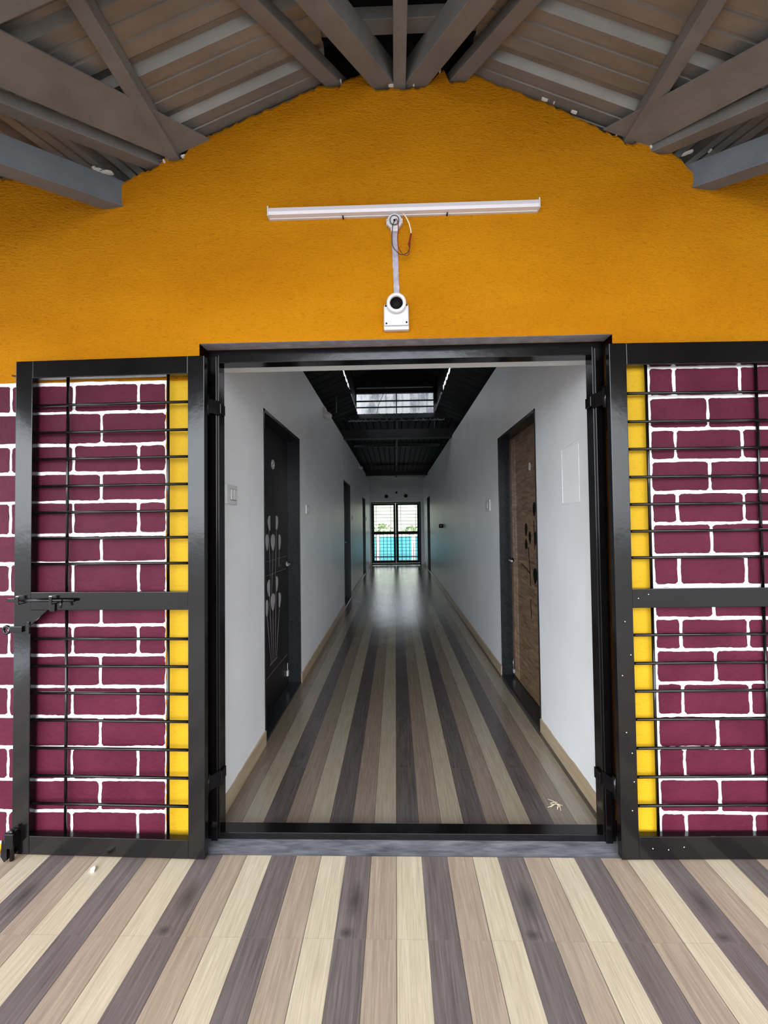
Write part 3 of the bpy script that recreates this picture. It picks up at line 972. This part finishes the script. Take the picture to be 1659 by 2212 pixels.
# monitor roof above the opening, daylight enters through the slits and the end
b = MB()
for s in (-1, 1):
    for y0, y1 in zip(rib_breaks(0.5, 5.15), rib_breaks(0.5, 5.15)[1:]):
        b.face([(RX, y0, 3.78), (RX + s * .67, y0, 3.575 + rib(y0)), (RX + s * .67, y1, 3.575 + rib(y1)), (RX, y1, 3.78)], 'sheet_shaded')
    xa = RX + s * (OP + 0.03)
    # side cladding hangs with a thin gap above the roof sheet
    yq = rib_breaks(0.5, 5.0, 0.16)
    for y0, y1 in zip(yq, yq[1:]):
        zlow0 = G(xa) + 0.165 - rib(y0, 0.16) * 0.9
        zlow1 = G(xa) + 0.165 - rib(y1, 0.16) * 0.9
        b.face([(xa, y0, zlow0), (xa, y1, zlow1), (xa, y1, 3.60), (xa, y0, 3.60)], 'sheet_shaded')
b.face([(RX - .70, 0.52, 3.10), (RX + .70, 0.52, 3.10), (RX + .70, 0.52, 3.58), (RX, 0.52, 3.76), (RX - .70, 0.52, 3.58)], 'sheet_shaded')
b.face([(RX - .70, 5.0, 3.53), (RX + .70, 5.0, 3.53), (RX + .70, 5.0, 3.6), (RX, 5.0, 3.78), (RX - .70, 5.0, 3.6)], 'sheet_shaded')
sheet_obj(b, 'monitor_cap', 'shade-darkened gabled cap over the roof light')

# end light of the monitor: frame, bars and milky corrugated sheet behind
win = empty('window_1', (RX, 5.0, 3.06))
tag(win, kind='structure', label='bright barred roof light at the end of the raised ceiling opening')
b = MB()
b.box(-0.70, 0.80, 4.98, 5.03, 3.395, 3.47, 'dark_steel')
b.box(-0.70, 0.80, 4.98, 5.03, 3.50, 3.56, 'dark_steel')
b.box(-0.62, 0.70, 5.015, 5.03, 3.465, 3.505, 'plaster_white')
b.box(-0.70, -0.585, 4.98, 5.03, 3.05, 3.55, 'dark_steel')
b.box(0.645, 0.80, 4.98, 5.03, 3.05, 3.55, 'dark_steel')
local(b.build('frame', win), win)
b = MB()
b.box(-0.59, 0.66, 4.99, 5.01, 3.265, 3.285, 'dark_steel'); b.box(-0.59, 0.66, 4.99, 5.01, 3.165, 3.185, 'dark_steel'); b.box(0.045, 0.062, 4.985, 5.015, 3.06, 3.40, 'dark_steel')
local(b.build('bar', win), win)
b = MB()
xq = rib_breaks(-0.75, 0.85, 0.136)
for x0, x1 in zip(xq, xq[1:]):
    b.face([(x0, 5.30 - rib(x0, .136), 3.02), (x1, 5.30 - rib(x1, .136), 3.02), (x1, 5.20 - rib(x1, .136), 3.56), (x0, 5.20 - rib(x0, .136), 3.56)], 'translucent')
local(b.build('pane', win), win)['label'] = 'milky corrugated roof light sheet'

# tie beams across the corridor
for (yy, z0, z1, lab) in ((5.0, 2.69, 2.82, 'nearer dark steel tie beam spanning the corridor wall to wall'), (10.2, 2.66, 2.76, 'far dark steel tie beam near the end wall')):
    b = MB()
    b.box(XL - 0.06, XR + 0.06, yy, yy + 0.10, z0, z1, 'dark_steel', 0.003)
    b.box(XL - 0.02, XR + 0.02, yy - 0.02, yy + 0.12, z0 - 0.012, z0, 'dark_steel', 0.001)
    o = b.build('tie_beam', loc=(RX, yy, z0)); tag(o, lab, 'beam')
b = MB()
b.box(XL - 0.05, XR + 0.05, 4.93, 4.99, 2.985, 3.055, 'dark_steel', 0.003)
o = b.build('tie_beam', loc=(RX, 4.93, 2.98)); tag(o, 'dark beam directly below the bright roof light', 'beam')
for (x0, x1, y0, y1, z0, z1, lab) in ((XL - .04, XR + .04, 7.2, 7.25, 2.93, 2.975, 'dark cross purlin under the far corridor roof'),
                                    (0.035, 0.085, 5.03, 12.0, 2.80, 2.83, 'dark lengthwise purlin down the middle of the far corridor roof')):
    b = MB()
    if y1 - y0 < 1: b.box(x0, x1, y0, y1, z0, z1, 'dark_steel', .002)
    else: b.bar((0.06, 5.06, 2.985), (0.06, 12.08, 2.80), 0.045, 0.05, 'dark_steel', .002)
    o = b.build('roof_purlin', loc=((x0 + x1) / 2, y0, z0)); tag(o, lab, 'beam')
# thin rods
for (xx, yy, z0, z1, lab) in ((-0.74, 3.75, 2.78, 3.0, 'thin rod hanging left below the roof light'), (0.66, 5.03, 2.82, 3.05, 'thin rod standing on the tie beam right below the roof light')):
    b = MB(); b.tube([(xx, yy, z0), (xx, yy, z1)], 0.006, 'grey_steel', 8)
    o = b.build('hanger_rod', loc=(xx, yy, z0)); tag(o, lab, 'rod')
b = MB(); b.tube([(-.26, 4.9, 3.05), (-.22, 4.88, 3.2), (-.15, 4.86, 3.34), (-.14, 4.85, 3.5), (-.10, 4.85, 3.56)], 0.004, 'black', 6)
o = b.build('hanging_wire', loc=(-.26, 4.9, 3.05)); tag(o, 'thin black wire slanting across the bright roof light', 'wire')

# ------------------------------------------------------------------ steel door frame
fr = empty('steel_door_frame', (0.055, 0.03, 0.0))
tag(fr, 'black steel outer frame of the double gate in the doorway', 'door frame')
for (x0, x1, z0, z1, nm) in ((-0.799, -0.747, -0.004, 2.09, 'jamb'), (0.860, 0.911, -0.004, 2.09, 'jamb'), (-0.747, 0.860, 2.033, 2.09, 'head'), (-0.747, 0.860, -0.004, 0.024, 'bottom_rail')):
    b = MB(); b.box(x0, x1, 0.0, 0.062, z0, z1, 'steel_black', 0.002)
    if nm == 'jamb':
        xi = x1 if x0 < 0 else x0
        s = 1 if x0 < 0 else -1
        b.box(*sorted((xi - s * 0.034, xi - s * 0.006)), -0.012, 0.001, z0, z1 - 0.03, 'steel_black', 0.002)
    local(b.build(nm, fr), fr)
for (x, z) in ((-0.775, 1.835), (-0.775, 0.255), (0.885, 1.835), (0.885, 0.255)):
    s = 1 if x < 0 else -1
    b = MB()
    b.tube([(x, -0.058, z - 0.045), (x, -0.058, z + 0.045)], 0.011, 'steel_black', 12)
    b.hexa([(x - .004, -0.058, z - .03), (x + .03 * s + .004, -0.002, z - .03), (x + .03 * s + .004, .004, z - .03), (x - .004, -0.05, z - .03),
            (x - .004, -0.058, z + .03), (x + .03 * s + .004, -0.002, z + .03), (x + .03 * s + .004, .004, z + .03), (x - .004, -0.05, z + .03)], 'steel_black')
    b.box(*sorted((x, x - .022 * s)), -0.085, -0.05, z - .03, z + .03, 'steel_black')
    b.box(*sorted((x + s * .026, x + s * .036)), 0.0, 0.05, z - .022, z + .022, 'steel_black', .002)
    local(b.build('hinge', fr), fr)

# ------------------------------------------------------------------ gate leaves
def gate(loc, rz, width, height, sgn, label, bars, vbars, mid, zb=0.012, stile=0.068, mat='steel_black', r=0.0058, thick=0.030, bolts=False, top=0.076, bot=0.074):
    """hinge at local x 0, leaf extends sgn * width; front face at local y -thick/2"""
    g = empty('grille_gate', loc, rz)
    tag(g, label, 'gate')
    y0, y1 = -thick / 2, thick / 2

    def bx(xa, xb, za, zb_, nm, ya=y0, yb=y1, bev=0.0025):
        b_ = MB(); xa, xb = sorted((xa * sgn, xb * sgn))
        b_.box(xa, xb, ya, yb, za, zb_, mat, bev)
        return b_.build(nm, g)
    H = height
    bx(0, stile, zb, H, 'stile'); bx(width - stile - 0.004, width, zb, H, 'stile')
    bx(stile, width - stile - 0.004, H - top, H, 'rail')
    bx(stile, width - stile - 0.004, zb, zb + bot, 'rail')
    bx(stile, width - stile - 0.004, mid[0], mid[1], 'rail')
    for z in bars:
        b_ = MB(); b_.tube([(sgn * (stile - .006), 0.0, z), (sgn * (width - stile), 0.0, z)], r, mat, 10)
        b_.build('bar', g)
    for vx in vbars:
        for (za, zb_) in ((zb + bot - .004, mid[0] + .004), (mid[1] - .004, H - top + .004)):
            b_ = MB(); b_.tube([(sgn * vx, 0.010, za), (sgn * vx, 0.010, zb_)], r, mat, 10)
            b_.build('upright_bar', g)
    return g


BL = [1.833, 1.719, 1.609, 1.497, 1.388, 1.281, 1.176, 0.871, 0.76, 0.651, 0.541, 0.429, 0.318, 0.207]
gl = gate((-0.752, -0.118, 0), -0.025, 0.798, 2.016, -1, 'open black grille gate folded back over the left brick panel', BL, (0.163, 0.593), (0.990, 1.063), top=0.072)
gr = gate((0.874, -0.103, 0), 0.017, 0.80, 2.034, 1, 'open black grille gate folded back over the right brick panel', [z + .002 for z in BL], (0.158, 0.598), (0.982, 1.057), top=0.088, bot=0.088)
gl.location.z = 0; gr.location.z = 0

# hardware on the left gate (free edge at local x -0.798)
b = MB()
b.tube([(-0.815, -0.026, 1.032), (-0.53, -0.026, 1.032)], 0.0065, 'steel_black', 10)
b.tube([(-0.58, -0.026, 1.032), (-0.575, -0.04, 1.028), (-0.573, -0.046, 1.005)], 0.005, 'steel_black', 8)
b.build('slide_bolt', gl)['label'] = 'horizontal sliding bolt rod'
for xx in (-0.765, -0.625):
    b = MB()
    b.box(xx - .006, xx + .006, -0.036, -0.032, 1.018, 1.050, 'steel_black', .0015)
    b.box(xx - .006, xx + .006, -0.036, -0.014, 1.046, 1.051, 'bright_metal', .001)  # highlight on the bracket top, put in as a bright strip
    b.box(xx - .006, xx + .006, -0.036, -0.014, 1.016, 1.020, 'steel_black', .001)
    b.build('bolt_bracket', gl)
b = MB()
b.box(-0.640, -0.618, -0.022, -0.014, 0.985, 1.02, 'steel_black', .002)
b.prism([(-0.73, -0.0155, 0.99), (-0.655, -0.0155, 0.99), (-0.73, -0.0155, 0.925)], (0, 0.006, 0), 'steel_black')
b.build('gusset_plate', gl)
# hasp eye sticking out sideways
b = MB()
cxh, czh = -0.822, 0.912
ring = [(cxh + 0.014 * math.cos(2 * math.pi * k / 24), -0.020, czh + 0.014 * math.sin(2 * math.pi * k / 24)) for k in range(25)]
b.tube(ring, 0.0055, 'steel_black', 8, False)
b.box(-0.808, -0.755, -0.024, -0.016, czh - 0.010, czh + 0.014, 'steel_black', .002)
b.build('hasp', gl)['label'] = 'round lock eye beside the free edge'
b = MB()
b.box(-0.737, -0.727, -0.020, 0.016, 0.895, 0.945, 'steel_black', .002)
b.build('lock_tab', gl)
# foot bolt at the lower free corner
b = MB()
b.box(-0.802, -0.762, -0.048, -0.014, 0.055, 0.115, 'steel_black', .006)
b.prism([(-0.815, -0.045, 0.022), (-0.800, -0.045, 0.002), (-0.790, -0.045, 0.010), (-0.790, -0.045, 0.10), (-0.812, -0.045, 0.085)], (0, 0.02, 0), 'steel_black')
b.tube([(-0.778, -0.034, 0.003), (-0.778, -0.034, 0.125)], 0.008, 'steel_black', 10)
b.build('foot_bolt', gl)['label'] = 'vertical floor bolt at the lower corner'
b = MB(); b.tube([(-0.795, -0.004, 1.956), (-0.822, -0.004, 1.961)], 0.004, 'steel_black', 8)
b.build('stop_pin', gl)

# tiny paint splashes on the right gate
for (x, z) in ((.035, .93), (.055, .80), (.02, .72), (.03, .50), (.05, .42), (.12, .055), (.18, .05), (.24, .06), (.045, .2), (.09, 1.02), (.13, 1.035), (.055, .31)):
    b = MB()
    b.lathe([(0.0, 0), (0.0022, 0.0), (0.0016, 0.0008), (0, 0.001)], 'white_line', (x, -0.0152, z), (0, -1, 0), 8)
    b.build('paint_speck', gr)

# far closed gates in the end wall
far = empty('steel_door_frame', (0.035, Y_END + 0.05, 0))
tag(far, 'black steel frame of the closed gate at the corridor end', 'door frame')
for (x0, x1, z0, z1, nm) in ((-0.765, -0.738, FZ, 2.0, 'jamb'), (0.795, 0.835, FZ, 2.0, 'jamb'), (-0.738, 0.795, 1.96, 2.0, 'head'), (-0.738, 0.795, FZ, 0.015, 'bottom_rail')):
    b = MB(); b.box(x0, x1, Y_END + 0.02, Y_END + 0.08, z0, z1, 'steel_black_matt')
    local(b.build(nm, far), far)
FB = [1.833 - .109 * k for k in range(7)] + [0.871 - .109 * k for k in range(7)]
gate((-0.735, Y_END + 0.0, 0), 0, 0.755, 1.955, 1, 'closed black grille gate at the corridor end, left leaf', [z - .02 for z in FB], (0.13, 0.60), (0.975, 1.045), zb=0.03, mat='steel_black_matt', stile=0.062, top=.065, bot=.08)
gate((0.79, Y_END - 0.01, 0), -0.015, 0.762, 1.955, -1, 'closed black grille gate at the corridor end, right leaf', [z - .02 for z in FB], (0.13, 0.60), (0.975, 1.045), zb=0.03, mat='steel_black_matt', stile=0.072, top=.065, bot=.08)

# ------------------------------------------------------------------ fixtures on the front wall
tl = empty('tube_light', (0.055, YW, 2.615))
tag(tl, 'long white LED batten light mounted high on the ochre wall', 'light')
b = MB()
b.box(-0.500, 0.620, YW - 0.012, YW + 0.002, 2.606, 2.646, 'plastic', 0.002)
local(b.build('back_channel', tl), tl)
b = MB()
prof = [(YW - 0.010, 2.608), (YW - 0.030, 2.611), (YW - 0.034, 2.622), (YW - 0.030, 2.640), (YW - 0.018, 2.647), (YW - 0.010, 2.647)]
b.prism([(-0.497, p[0], p[1]) for p in prof], (1.113, 0, 0), 'diffuser')
local(b.build('diffuser', tl), tl)
for xx in (-0.5, 0.617):
    b = MB(); b.box(xx - .001, xx + .004, YW - 0.034, YW, 2.606, 2.647, 'plastic', .001)
    local(b.build('end_cap', tl), tl)
for xx in (-0.188, 0.245):
    b = MB(); b.box(xx - .003, xx + .003, YW - 0.020, YW, 2.603, 2.607, 'dark_steel', .001)
    local(b.build('mounting_clip', tl), tl)

jb = empty('junction_box', (0.026, YW, 2.575))
tag(jb, 'round white conduit box with wires below the batten light', 'junction box')
b = MB()
b.lathe([(0.0, 0.0), (0.031, 0.0), (0.031, 0.020), (0.029, 0.024), (0.024, 0.024), (0.023, 0.020), (0.0, 0.020)], 'plastic', (0.026, YW + .001, 2.577), (0, -1, 0), 32)
b.box(0.010, 0.042, YW - 0.020, YW, 2.535, 2.560, 'plastic', 0.003)
b.box(-0.008, 0.002, YW - 0.018, YW, 2.565, 2.588, 'plastic', 0.003)
b.box(0.050, 0.060, YW - 0.018, YW, 2.568, 2.590, 'plastic', 0.003)
local(b.build('box_body', jb), jb)
b = MB()
b.tube([(0.026 + .018 * math.cos(2 * math.pi * k / 28), YW - 0.0245, 2.578 + .020 * math.sin(2 * math.pi * k / 28)) for k in range(29)], 0.0014, 'black', 6, False)
b.lathe([(0.0, 0.0), (0.0045, 0), (0.0045, .004), (0, .005)], 'black', (0.026, YW - .021, 2.578), (0, -1, 0), 12)
b.lathe([(0.0, 0.0), (0.003, 0), (0.003, .003), (0, .003)], 'black', (-0.003, YW - .018, 2.578), (0, -1, 0), 10)
local(b.build('lid_rim', jb), jb)['label'] = 'dark ring and screw'

b = MB()
yv = YW - 0.030


def sm(pts, n_=6):
    """catmull-rom"""
    P = [Vector(p) for p in pts]
    P = [P[0] * 2 - P[1]] + P + [P[-1] * 2 - P[-2]]
    out = []
    for i in range(1, len(P) - 2):
        for k in range(n_):
            t = k / n_
            p0, p1, p2, p3 = P[i - 1], P[i], P[i + 1], P[i + 2]
            out.append(0.5 * ((2 * p1) + (p2 - p0) * t + (2 * p0 - 5 * p1 + 4 * p2 - p3) * t * t + (3 * p1 - p0 - 3 * p2 + p3) * t ** 3))
    out.append(P[-2])
    return out


b.tube(sm([(0.026, yv + .006, 2.578), (0.018, yv, 2.545), (0.015, yv, 2.50), (0.018, yv, 2.465), (0.035, yv, 2.44), (0.052, yv, 2.428), (0.072, yv, 2.432), (0.086, yv, 2.45), (0.089, yv, 2.475)]), 0.0017, 'wire_black', 6)
b.tube(sm([(0.026, yv + .006, 2.580), (0.036, yv, 2.575), (0.042, yv, 2.545), (0.038, yv, 2.50), (0.041, yv, 2.46), (0.055, yv, 2.434), (0.068, yv, 2.424), (0.082, yv, 2.428), (0.086, yv, 2.455), (0.088, yv, 2.475)]), 0.0017, 'wire_red', 6)
b.tube(sm([(0.087, yv, 2.462), (0.084, yv, 2.470), (0.088, yv, 2.485), (0.092, yv, 2.505), (0.094, yv, 2.515)]), [0.004] * 24 + [0.003], 'wire_red', 8)
b.tube(sm([(0.092, yv, 2.505), (0.093, yv, 2.525), (0.085, yv, 2.56), (0.07, yv, 2.590), (0.062, yv + .01, 2.606)]), 0.0026, 'wire_white', 8)
o = b.build('loose_wire', loc=(0.05, yv, 2.5)); tag(o, 'loose red and cream wires looping from the conduit box', 'wire')

b = MB()
pts_l, pts_r = [], []
n_ = 34
for k in range(n_ + 1):
    t = k / n_
    z = lerp(2.535, 2.262, t); xc = lerp(0.025, 0.032, t)
    w = 0.0115 + rnd.uniform(-0.0012, 0.0012)
    pts_l.append((xc - w, YW - 0.001, z)); pts_r.append((xc + w, YW - 0.001, z))
for k in range(n_):
    b.hexa([(pts_l[k + 1][0], YW - .004, pts_l[k + 1][2]), (pts_r[k + 1][0], YW - .004, pts_r[k + 1][2]), (pts_r[k + 1][0], YW + .002, pts_r[k + 1][2]), (pts_l[k + 1][0], YW + .002, pts_l[k + 1][2]),
            (pts_l[k][0], YW - .004, pts_l[k][2]), (pts_r[k][0], YW - .004, pts_r[k][2]), (pts_r[k][0], YW + .002, pts_r[k][2]), (pts_l[k][0], YW + .002, pts_l[k][2])], 'conduit')
o = b.build('conduit_chase'); o.parent = wall
o['label'] = 'grey lilac unpainted conduit groove between the two boxes'

wb = empty('wall_box', (0.029, YW, 2.17))
tag(wb, 'white square mounting box with a round black opening above the doorway', 'junction box')
b = MB()
b.box(-0.0235, 0.0805, YW - 0.022, YW + .002, 2.121, 2.222, 'plastic', 0.006)
local(b.build('base', wb), wb)
b = MB()
b.box(-0.0215, 0.0785, YW - 0.032, YW - 0.020, 2.135, 2.222, 'plastic', 0.006)
# collar with rim round the black hole
b.lathe([(0.040, -0.002), (0.040, 0.030), (0.037, 0.034), (0.028, 0.034), (0.026, 0.030), (0.026, 0.004)], 'plastic', (0.0295, YW - 0.018, 2.222), (0, -1, -0.06), 40)
local(b.build('cover', wb), wb)
b = MB()
b.lathe([(0.0, 0.022), (0.0262, 0.0225), (0.0262, 0.0)], 'black', (0.0295, YW - 0.018, 2.222), (0, -1, -0.06), 32)
local(b.build('opening', wb), wb)['label'] = 'round black opening'
for (x, z) in ((-0.014, 2.215), (0.071, 2.217), (-0.012, 2.143), (0.070, 2.146)):
    b = MB(); b.lathe([(0.0, 0.002), (0.0035, 0.002), (0.0038, 0.0)], 'black', (x, YW - 0.032, z), (0, -1, 0), 12)
    local(b.build('screw', wb), wb)

# ------------------------------------------------------------------ corridor wall fittings
def switch_plate(xw, s, ya, yb, z0, z1, label, rockers=0, dark=False):
    e = empty('switch_plate', (xw, (ya + yb) / 2, z0))
    tag(e, label, 'switch')
    b_ = MB(); b_.box(*sorted((xw, xw + s * 0.012)), ya, yb, z0, z1, 'black' if dark else 'plastic', 0.003)
    local(b_.build('plate', e), e)
    if rockers:
        b_ = MB(); w = (yb - ya)
        b_.box(*sorted((xw + s * 0.0115, xw + s * 0.0128)), ya + w * .30, yb - w * .10, z0 + (z1 - z0) * .20, z0 + (z1 - z0) * .78, 'black')
        local(b_.build('rocker_surround', e), e)
        for k in range(rockers):
            b_ = MB()
            q0 = ya + w * (.31 + .58 * k / rockers); q1 = ya + w * (.31 + .58 * (k + 1) / rockers) - .002
            b_.box(*sorted((xw + s * 0.011, xw + s * 0.018)), q0, q1, z0 + (z1 - z0) * .22, z0 + (z1 - z0) * .76, 'plastic', .002)
            local(b_.build('rocker', e), e)
    return e


switch_plate(XL, 1, 0.190, 0.325, 1.430, 1.525, 'white switch plate on the left wall next to the doorway', 2)
switch_plate(XL, 1, 2.04, 2.17, 1.420, 1.500, 'small white switch plate on the left wall beyond the black petal door', 1)
switch_plate(XL, 1, 6.15, 6.32, 1.375, 1.475, 'white switch plate deep in the corridor past the second left door', 1)
switch_plate(XL, 1, 10.0, 10.2, 1.38, 1.5, 'tiny switch plate beside the far left door', 0)
switch_plate(XR, -1, 2.32, 2.50, 1.430, 1.540, 'white switch plate on the right wall beyond the brown door', 1)
switch_plate(XR, -1, 11.1, 11.3, 1.40, 1.5, 'tiny switch plate on the right wall beside the far door', 0)
e = empty('wall_socket', (XR, 6.5, 1.23)); tag(e, 'small black wall socket box on the right corridor wall', 'socket')
b = MB(); b.box(XR - 0.075, XR, 6.45, 6.55, 1.215, 1.290, 'black', .004); local(b.build('housing', e), e)
b = MB(); b.box(XR - 0.052, XR - .040, 6.444, 6.451, 1.245, 1.268, 'plastic', .001); local(b.build('indicator', e), e)

# taped paper on right wall
e = empty('taped_notice', (XR, 0.42, 1.41)); tag(e, 'faint blank white sheet taped to the right wall by the doorway', 'paper')
b = MB(); b.box(XR - 0.0012, XR, 0.318, 0.530, 1.425, 1.712, 'tape')
local(b.build('sheet', e), e)
b = MB()
for (p, q) in (((0.31, 1.42), (0.535, 1.415)), ((0.535, 1.415), (0.538, 1.715)), ((0.538, 1.715), (0.31, 1.735)), ((0.31, 1.52), (0.53, 1.515))):
    b.bar((XR - .002, p[0], p[1]), (XR - .002, q[0], q[1]), 0.0015, 0.006, 'tape')
local(b.build('tape', e), e)

for (yy, lab) in ((3.08, 'small white emergency lamp high on the left corridor wall'), (7.85, 'second small white lamp high on the far left corridor wall')):
    e = empty('wall_lamp', (XL, yy, 2.54)); tag(e, lab, 'lamp')
    b = MB(); b.box(XL, XL + 0.03, yy - .05, yy + .05, 2.55, 2.66, 'plastic_grey', .004); local(b.build('back_plate', e), e)
    b = MB(); b.lathe([(0.0, .07), (.025, .068), (.04, .05), (.045, .02), (.045, 0)], 'diffuser', (XL + .028, yy, 2.58), (1, 0, -.5), 20); local(b.build('lamp_shade', e), e)
# fittings on the end wall above far gate
for (x, z, r, lab) in ((0.06, 2.30, .035, 'small dark fitting at the centre above the far gate'), (-0.27, 2.18, .06, 'dark lamp holder left above the far gate'), (0.36, 2.19, .06, 'dark lamp holder right above the far gate')):
    b = MB()
    b.lathe([(0, .05), (r * .6, .05), (r * .8, .03), (r, .005), (r, 0)], 'dark_steel', (x, Y_END, z), (0, -1, 0), 20)
    o = b.build('lamp_holder', loc=(x, Y_END, z)); tag(o, lab, 'lamp')

# ------------------------------------------------------------------ litter on the floor
b = MB()
for k in range(9):
    a = rnd.uniform(0, 3.1); cx_, cy_ = 0.749 + rnd.uniform(-.022, .022), 0.248 + rnd.uniform(-.02, .02)
    L = rnd.uniform(.010, .028)
    b.tube(sm([(cx_ - L * math.cos(a), cy_ - L * math.sin(a), FZ + .003), (cx_ + .004, cy_ - .004, FZ + .009), (cx_ + L * math.cos(a), cy_ + L * math.sin(a), FZ + .003)], 4), 0.0012, 'wire_white', 5)
o = b.build('plaster_scrap', loc=(.749, .248, FZ)); tag(o, 'pale crumpled scrap lying on the corridor tiles near the right jamb', 'litter')
b = MB()
b.prism([(-1.182, -.175, .001), (-1.170, -.190, .001), (-1.160, -.185, .001), (-1.166, -.168, .001), (-1.176, -.160, .001)], (0, 0, .006), 'white_line')
o = b.build('paper_scrap', loc=(-1.17, -.18, .001)); tag(o, 'tiny white scrap on the porch tiles under the left gate', 'litter')

# pieces that belong to a part hang under that part
SUB = {'leaf': ('handle', 'petal_inlay', 'stem_inlay', 'leaf_inlay', 'moulding', 'number_plate', 'floor_bolt'),
       'slide_bolt': ('bolt_bracket',), 'diffuser': ('end_cap',), 'box_body': ('lid_rim',), 'cover': ('opening', 'screw'),
       'plate': ('rocker_surround', 'rocker'), 'hasp': ('lock_tab',), 'foliage': (), 'housing': ('indicator',)}
for root in [o for o in COL.objects if o.type == 'EMPTY']:
    kids = list(root.children)
    for k_ in kids:
        for child_name in SUB.get(k_.name.split('.')[0], ()):
            for c_ in kids:
                if c_.name.split('.')[0] == child_name and c_ is not k_:
                    c_.parent = k_

# ------------------------------------------------------------------ beyond the far gate
rl = empty('balcony_railing', (0.03, 13.75, FZ)); tag(rl, 'dark green railing outside the far gate', 'railing')
for (z) in (0.92, 0.10):
    b = MB(); b.box(-2.4, 2.5, 13.73, 13.77, z - .018, z + .018, 'dark_steel'); local(b.build('rail', rl), rl)
k = 0
x = -1.1
while x < 1.2:
    b = MB(); b.tube([(x, 13.75, FZ), (x, 13.75, 0.92)], 0.009, 'dark_steel', 8); local(b.build('baluster', rl), rl)
    x += 0.135
b = MB(); b.box(-14, 14, 18.6, 18.8, -0.6, 0.66, 'turquoise')
o = b.build('boundary_wall', loc=(0, 18.7, -.5)); tag(o, 'turquoise compound wall outside behind the railing', 'wall')
b = MB(); b.box(-14, 14, 18.55, 18.85, 0.66, 0.74, 'plaster_white')
o.select_set(False)
cp = b.build('coping', loc=None); cp.parent = o; cp.data.transform(Matrix.Translation(-Vector(o.location))); cp['label'] = 'white coping'
for (xx, r, lab) in ((-0.78, .085, 'white pipe post left outside behind the railing'), (0.80, .085, 'white pipe post right outside behind the railing')):
    b = MB(); b.lathe([(0, -.52), (r, -.52), (r, .72), (0, .72)], 'plaster_white', (xx, 17.2, 0), (0, 0, 1), 20)
    o = b.build('pipe_post', loc=(xx, 17.2, -.5)); tag(o, lab, 'post')
b = MB()
N = 26
hv = {}
for i in range(N + 1):
    for j in range(13):
        X = -60 + 120 * i / N; Yy = 24 + 5 * j
        Z = -0.5 + 0.010 * (Yy - 24) ** 1.75 + 1.0 * math.sin(X * .09 + j * .3) * (j / 12)
        hv[i, j] = b.bm.verts.new((X, Yy, Z))
ih = b.mi('hill')
for i in range(N):
    for j in range(12):
        f = b.bm.faces.new((hv[i, j], hv[i + 1, j], hv[i + 1, j + 1], hv[i, j + 1])); f.material_index = ih; f.smooth = True
o = b.build('hillside'); tag(o, kind='structure', label='pale green hillside beyond the far gate')


def bush(x, y, z, r, label):
    e = empty('distant_bush', (x, y, z)); tag(e, label, 'bush')
    b_ = MB(); b_.tube([(0, 0, -.3), (.05, 0, r * .3), (0, 0, r * .9)], [.05, .04, .02], 'bark', 6); b_.build('stem', e)
    b_ = MB()
    for k in range(90):
        th, ph = rnd.uniform(0, 6.28), rnd.uniform(-1.2, 1.5)
        rr = rnd.uniform(.5, 1.0)
        p = Vector((r * rr * math.cos(th) * math.cos(ph), r * rr * math.sin(th) * math.cos(ph), r * .8 + r * .6 * rr * math.sin(ph)))
        sz = rnd.uniform(.08, .16)
        a_ = Vector((rnd.uniform(-1, 1), rnd.uniform(-1, 1), rnd.uniform(-1, 1))).normalized(); c__ = a_.orthogonal().normalized()
        d__ = a_.cross(c__)
        b_.face([p + c__ * sz, p + d__ * sz * .6, p - c__ * sz, p - d__ * sz * .6 + a_ * .08], 'leafy')
    b_.build('foliage', e)


bush(-1.0, 32, 0.0, 0.9, 'pale scraggy bush seen through the left leaf of the far gate')
bush(1.3, 34, 0.1, 0.7, 'pale scraggy bush seen through the right leaf of the far gate')
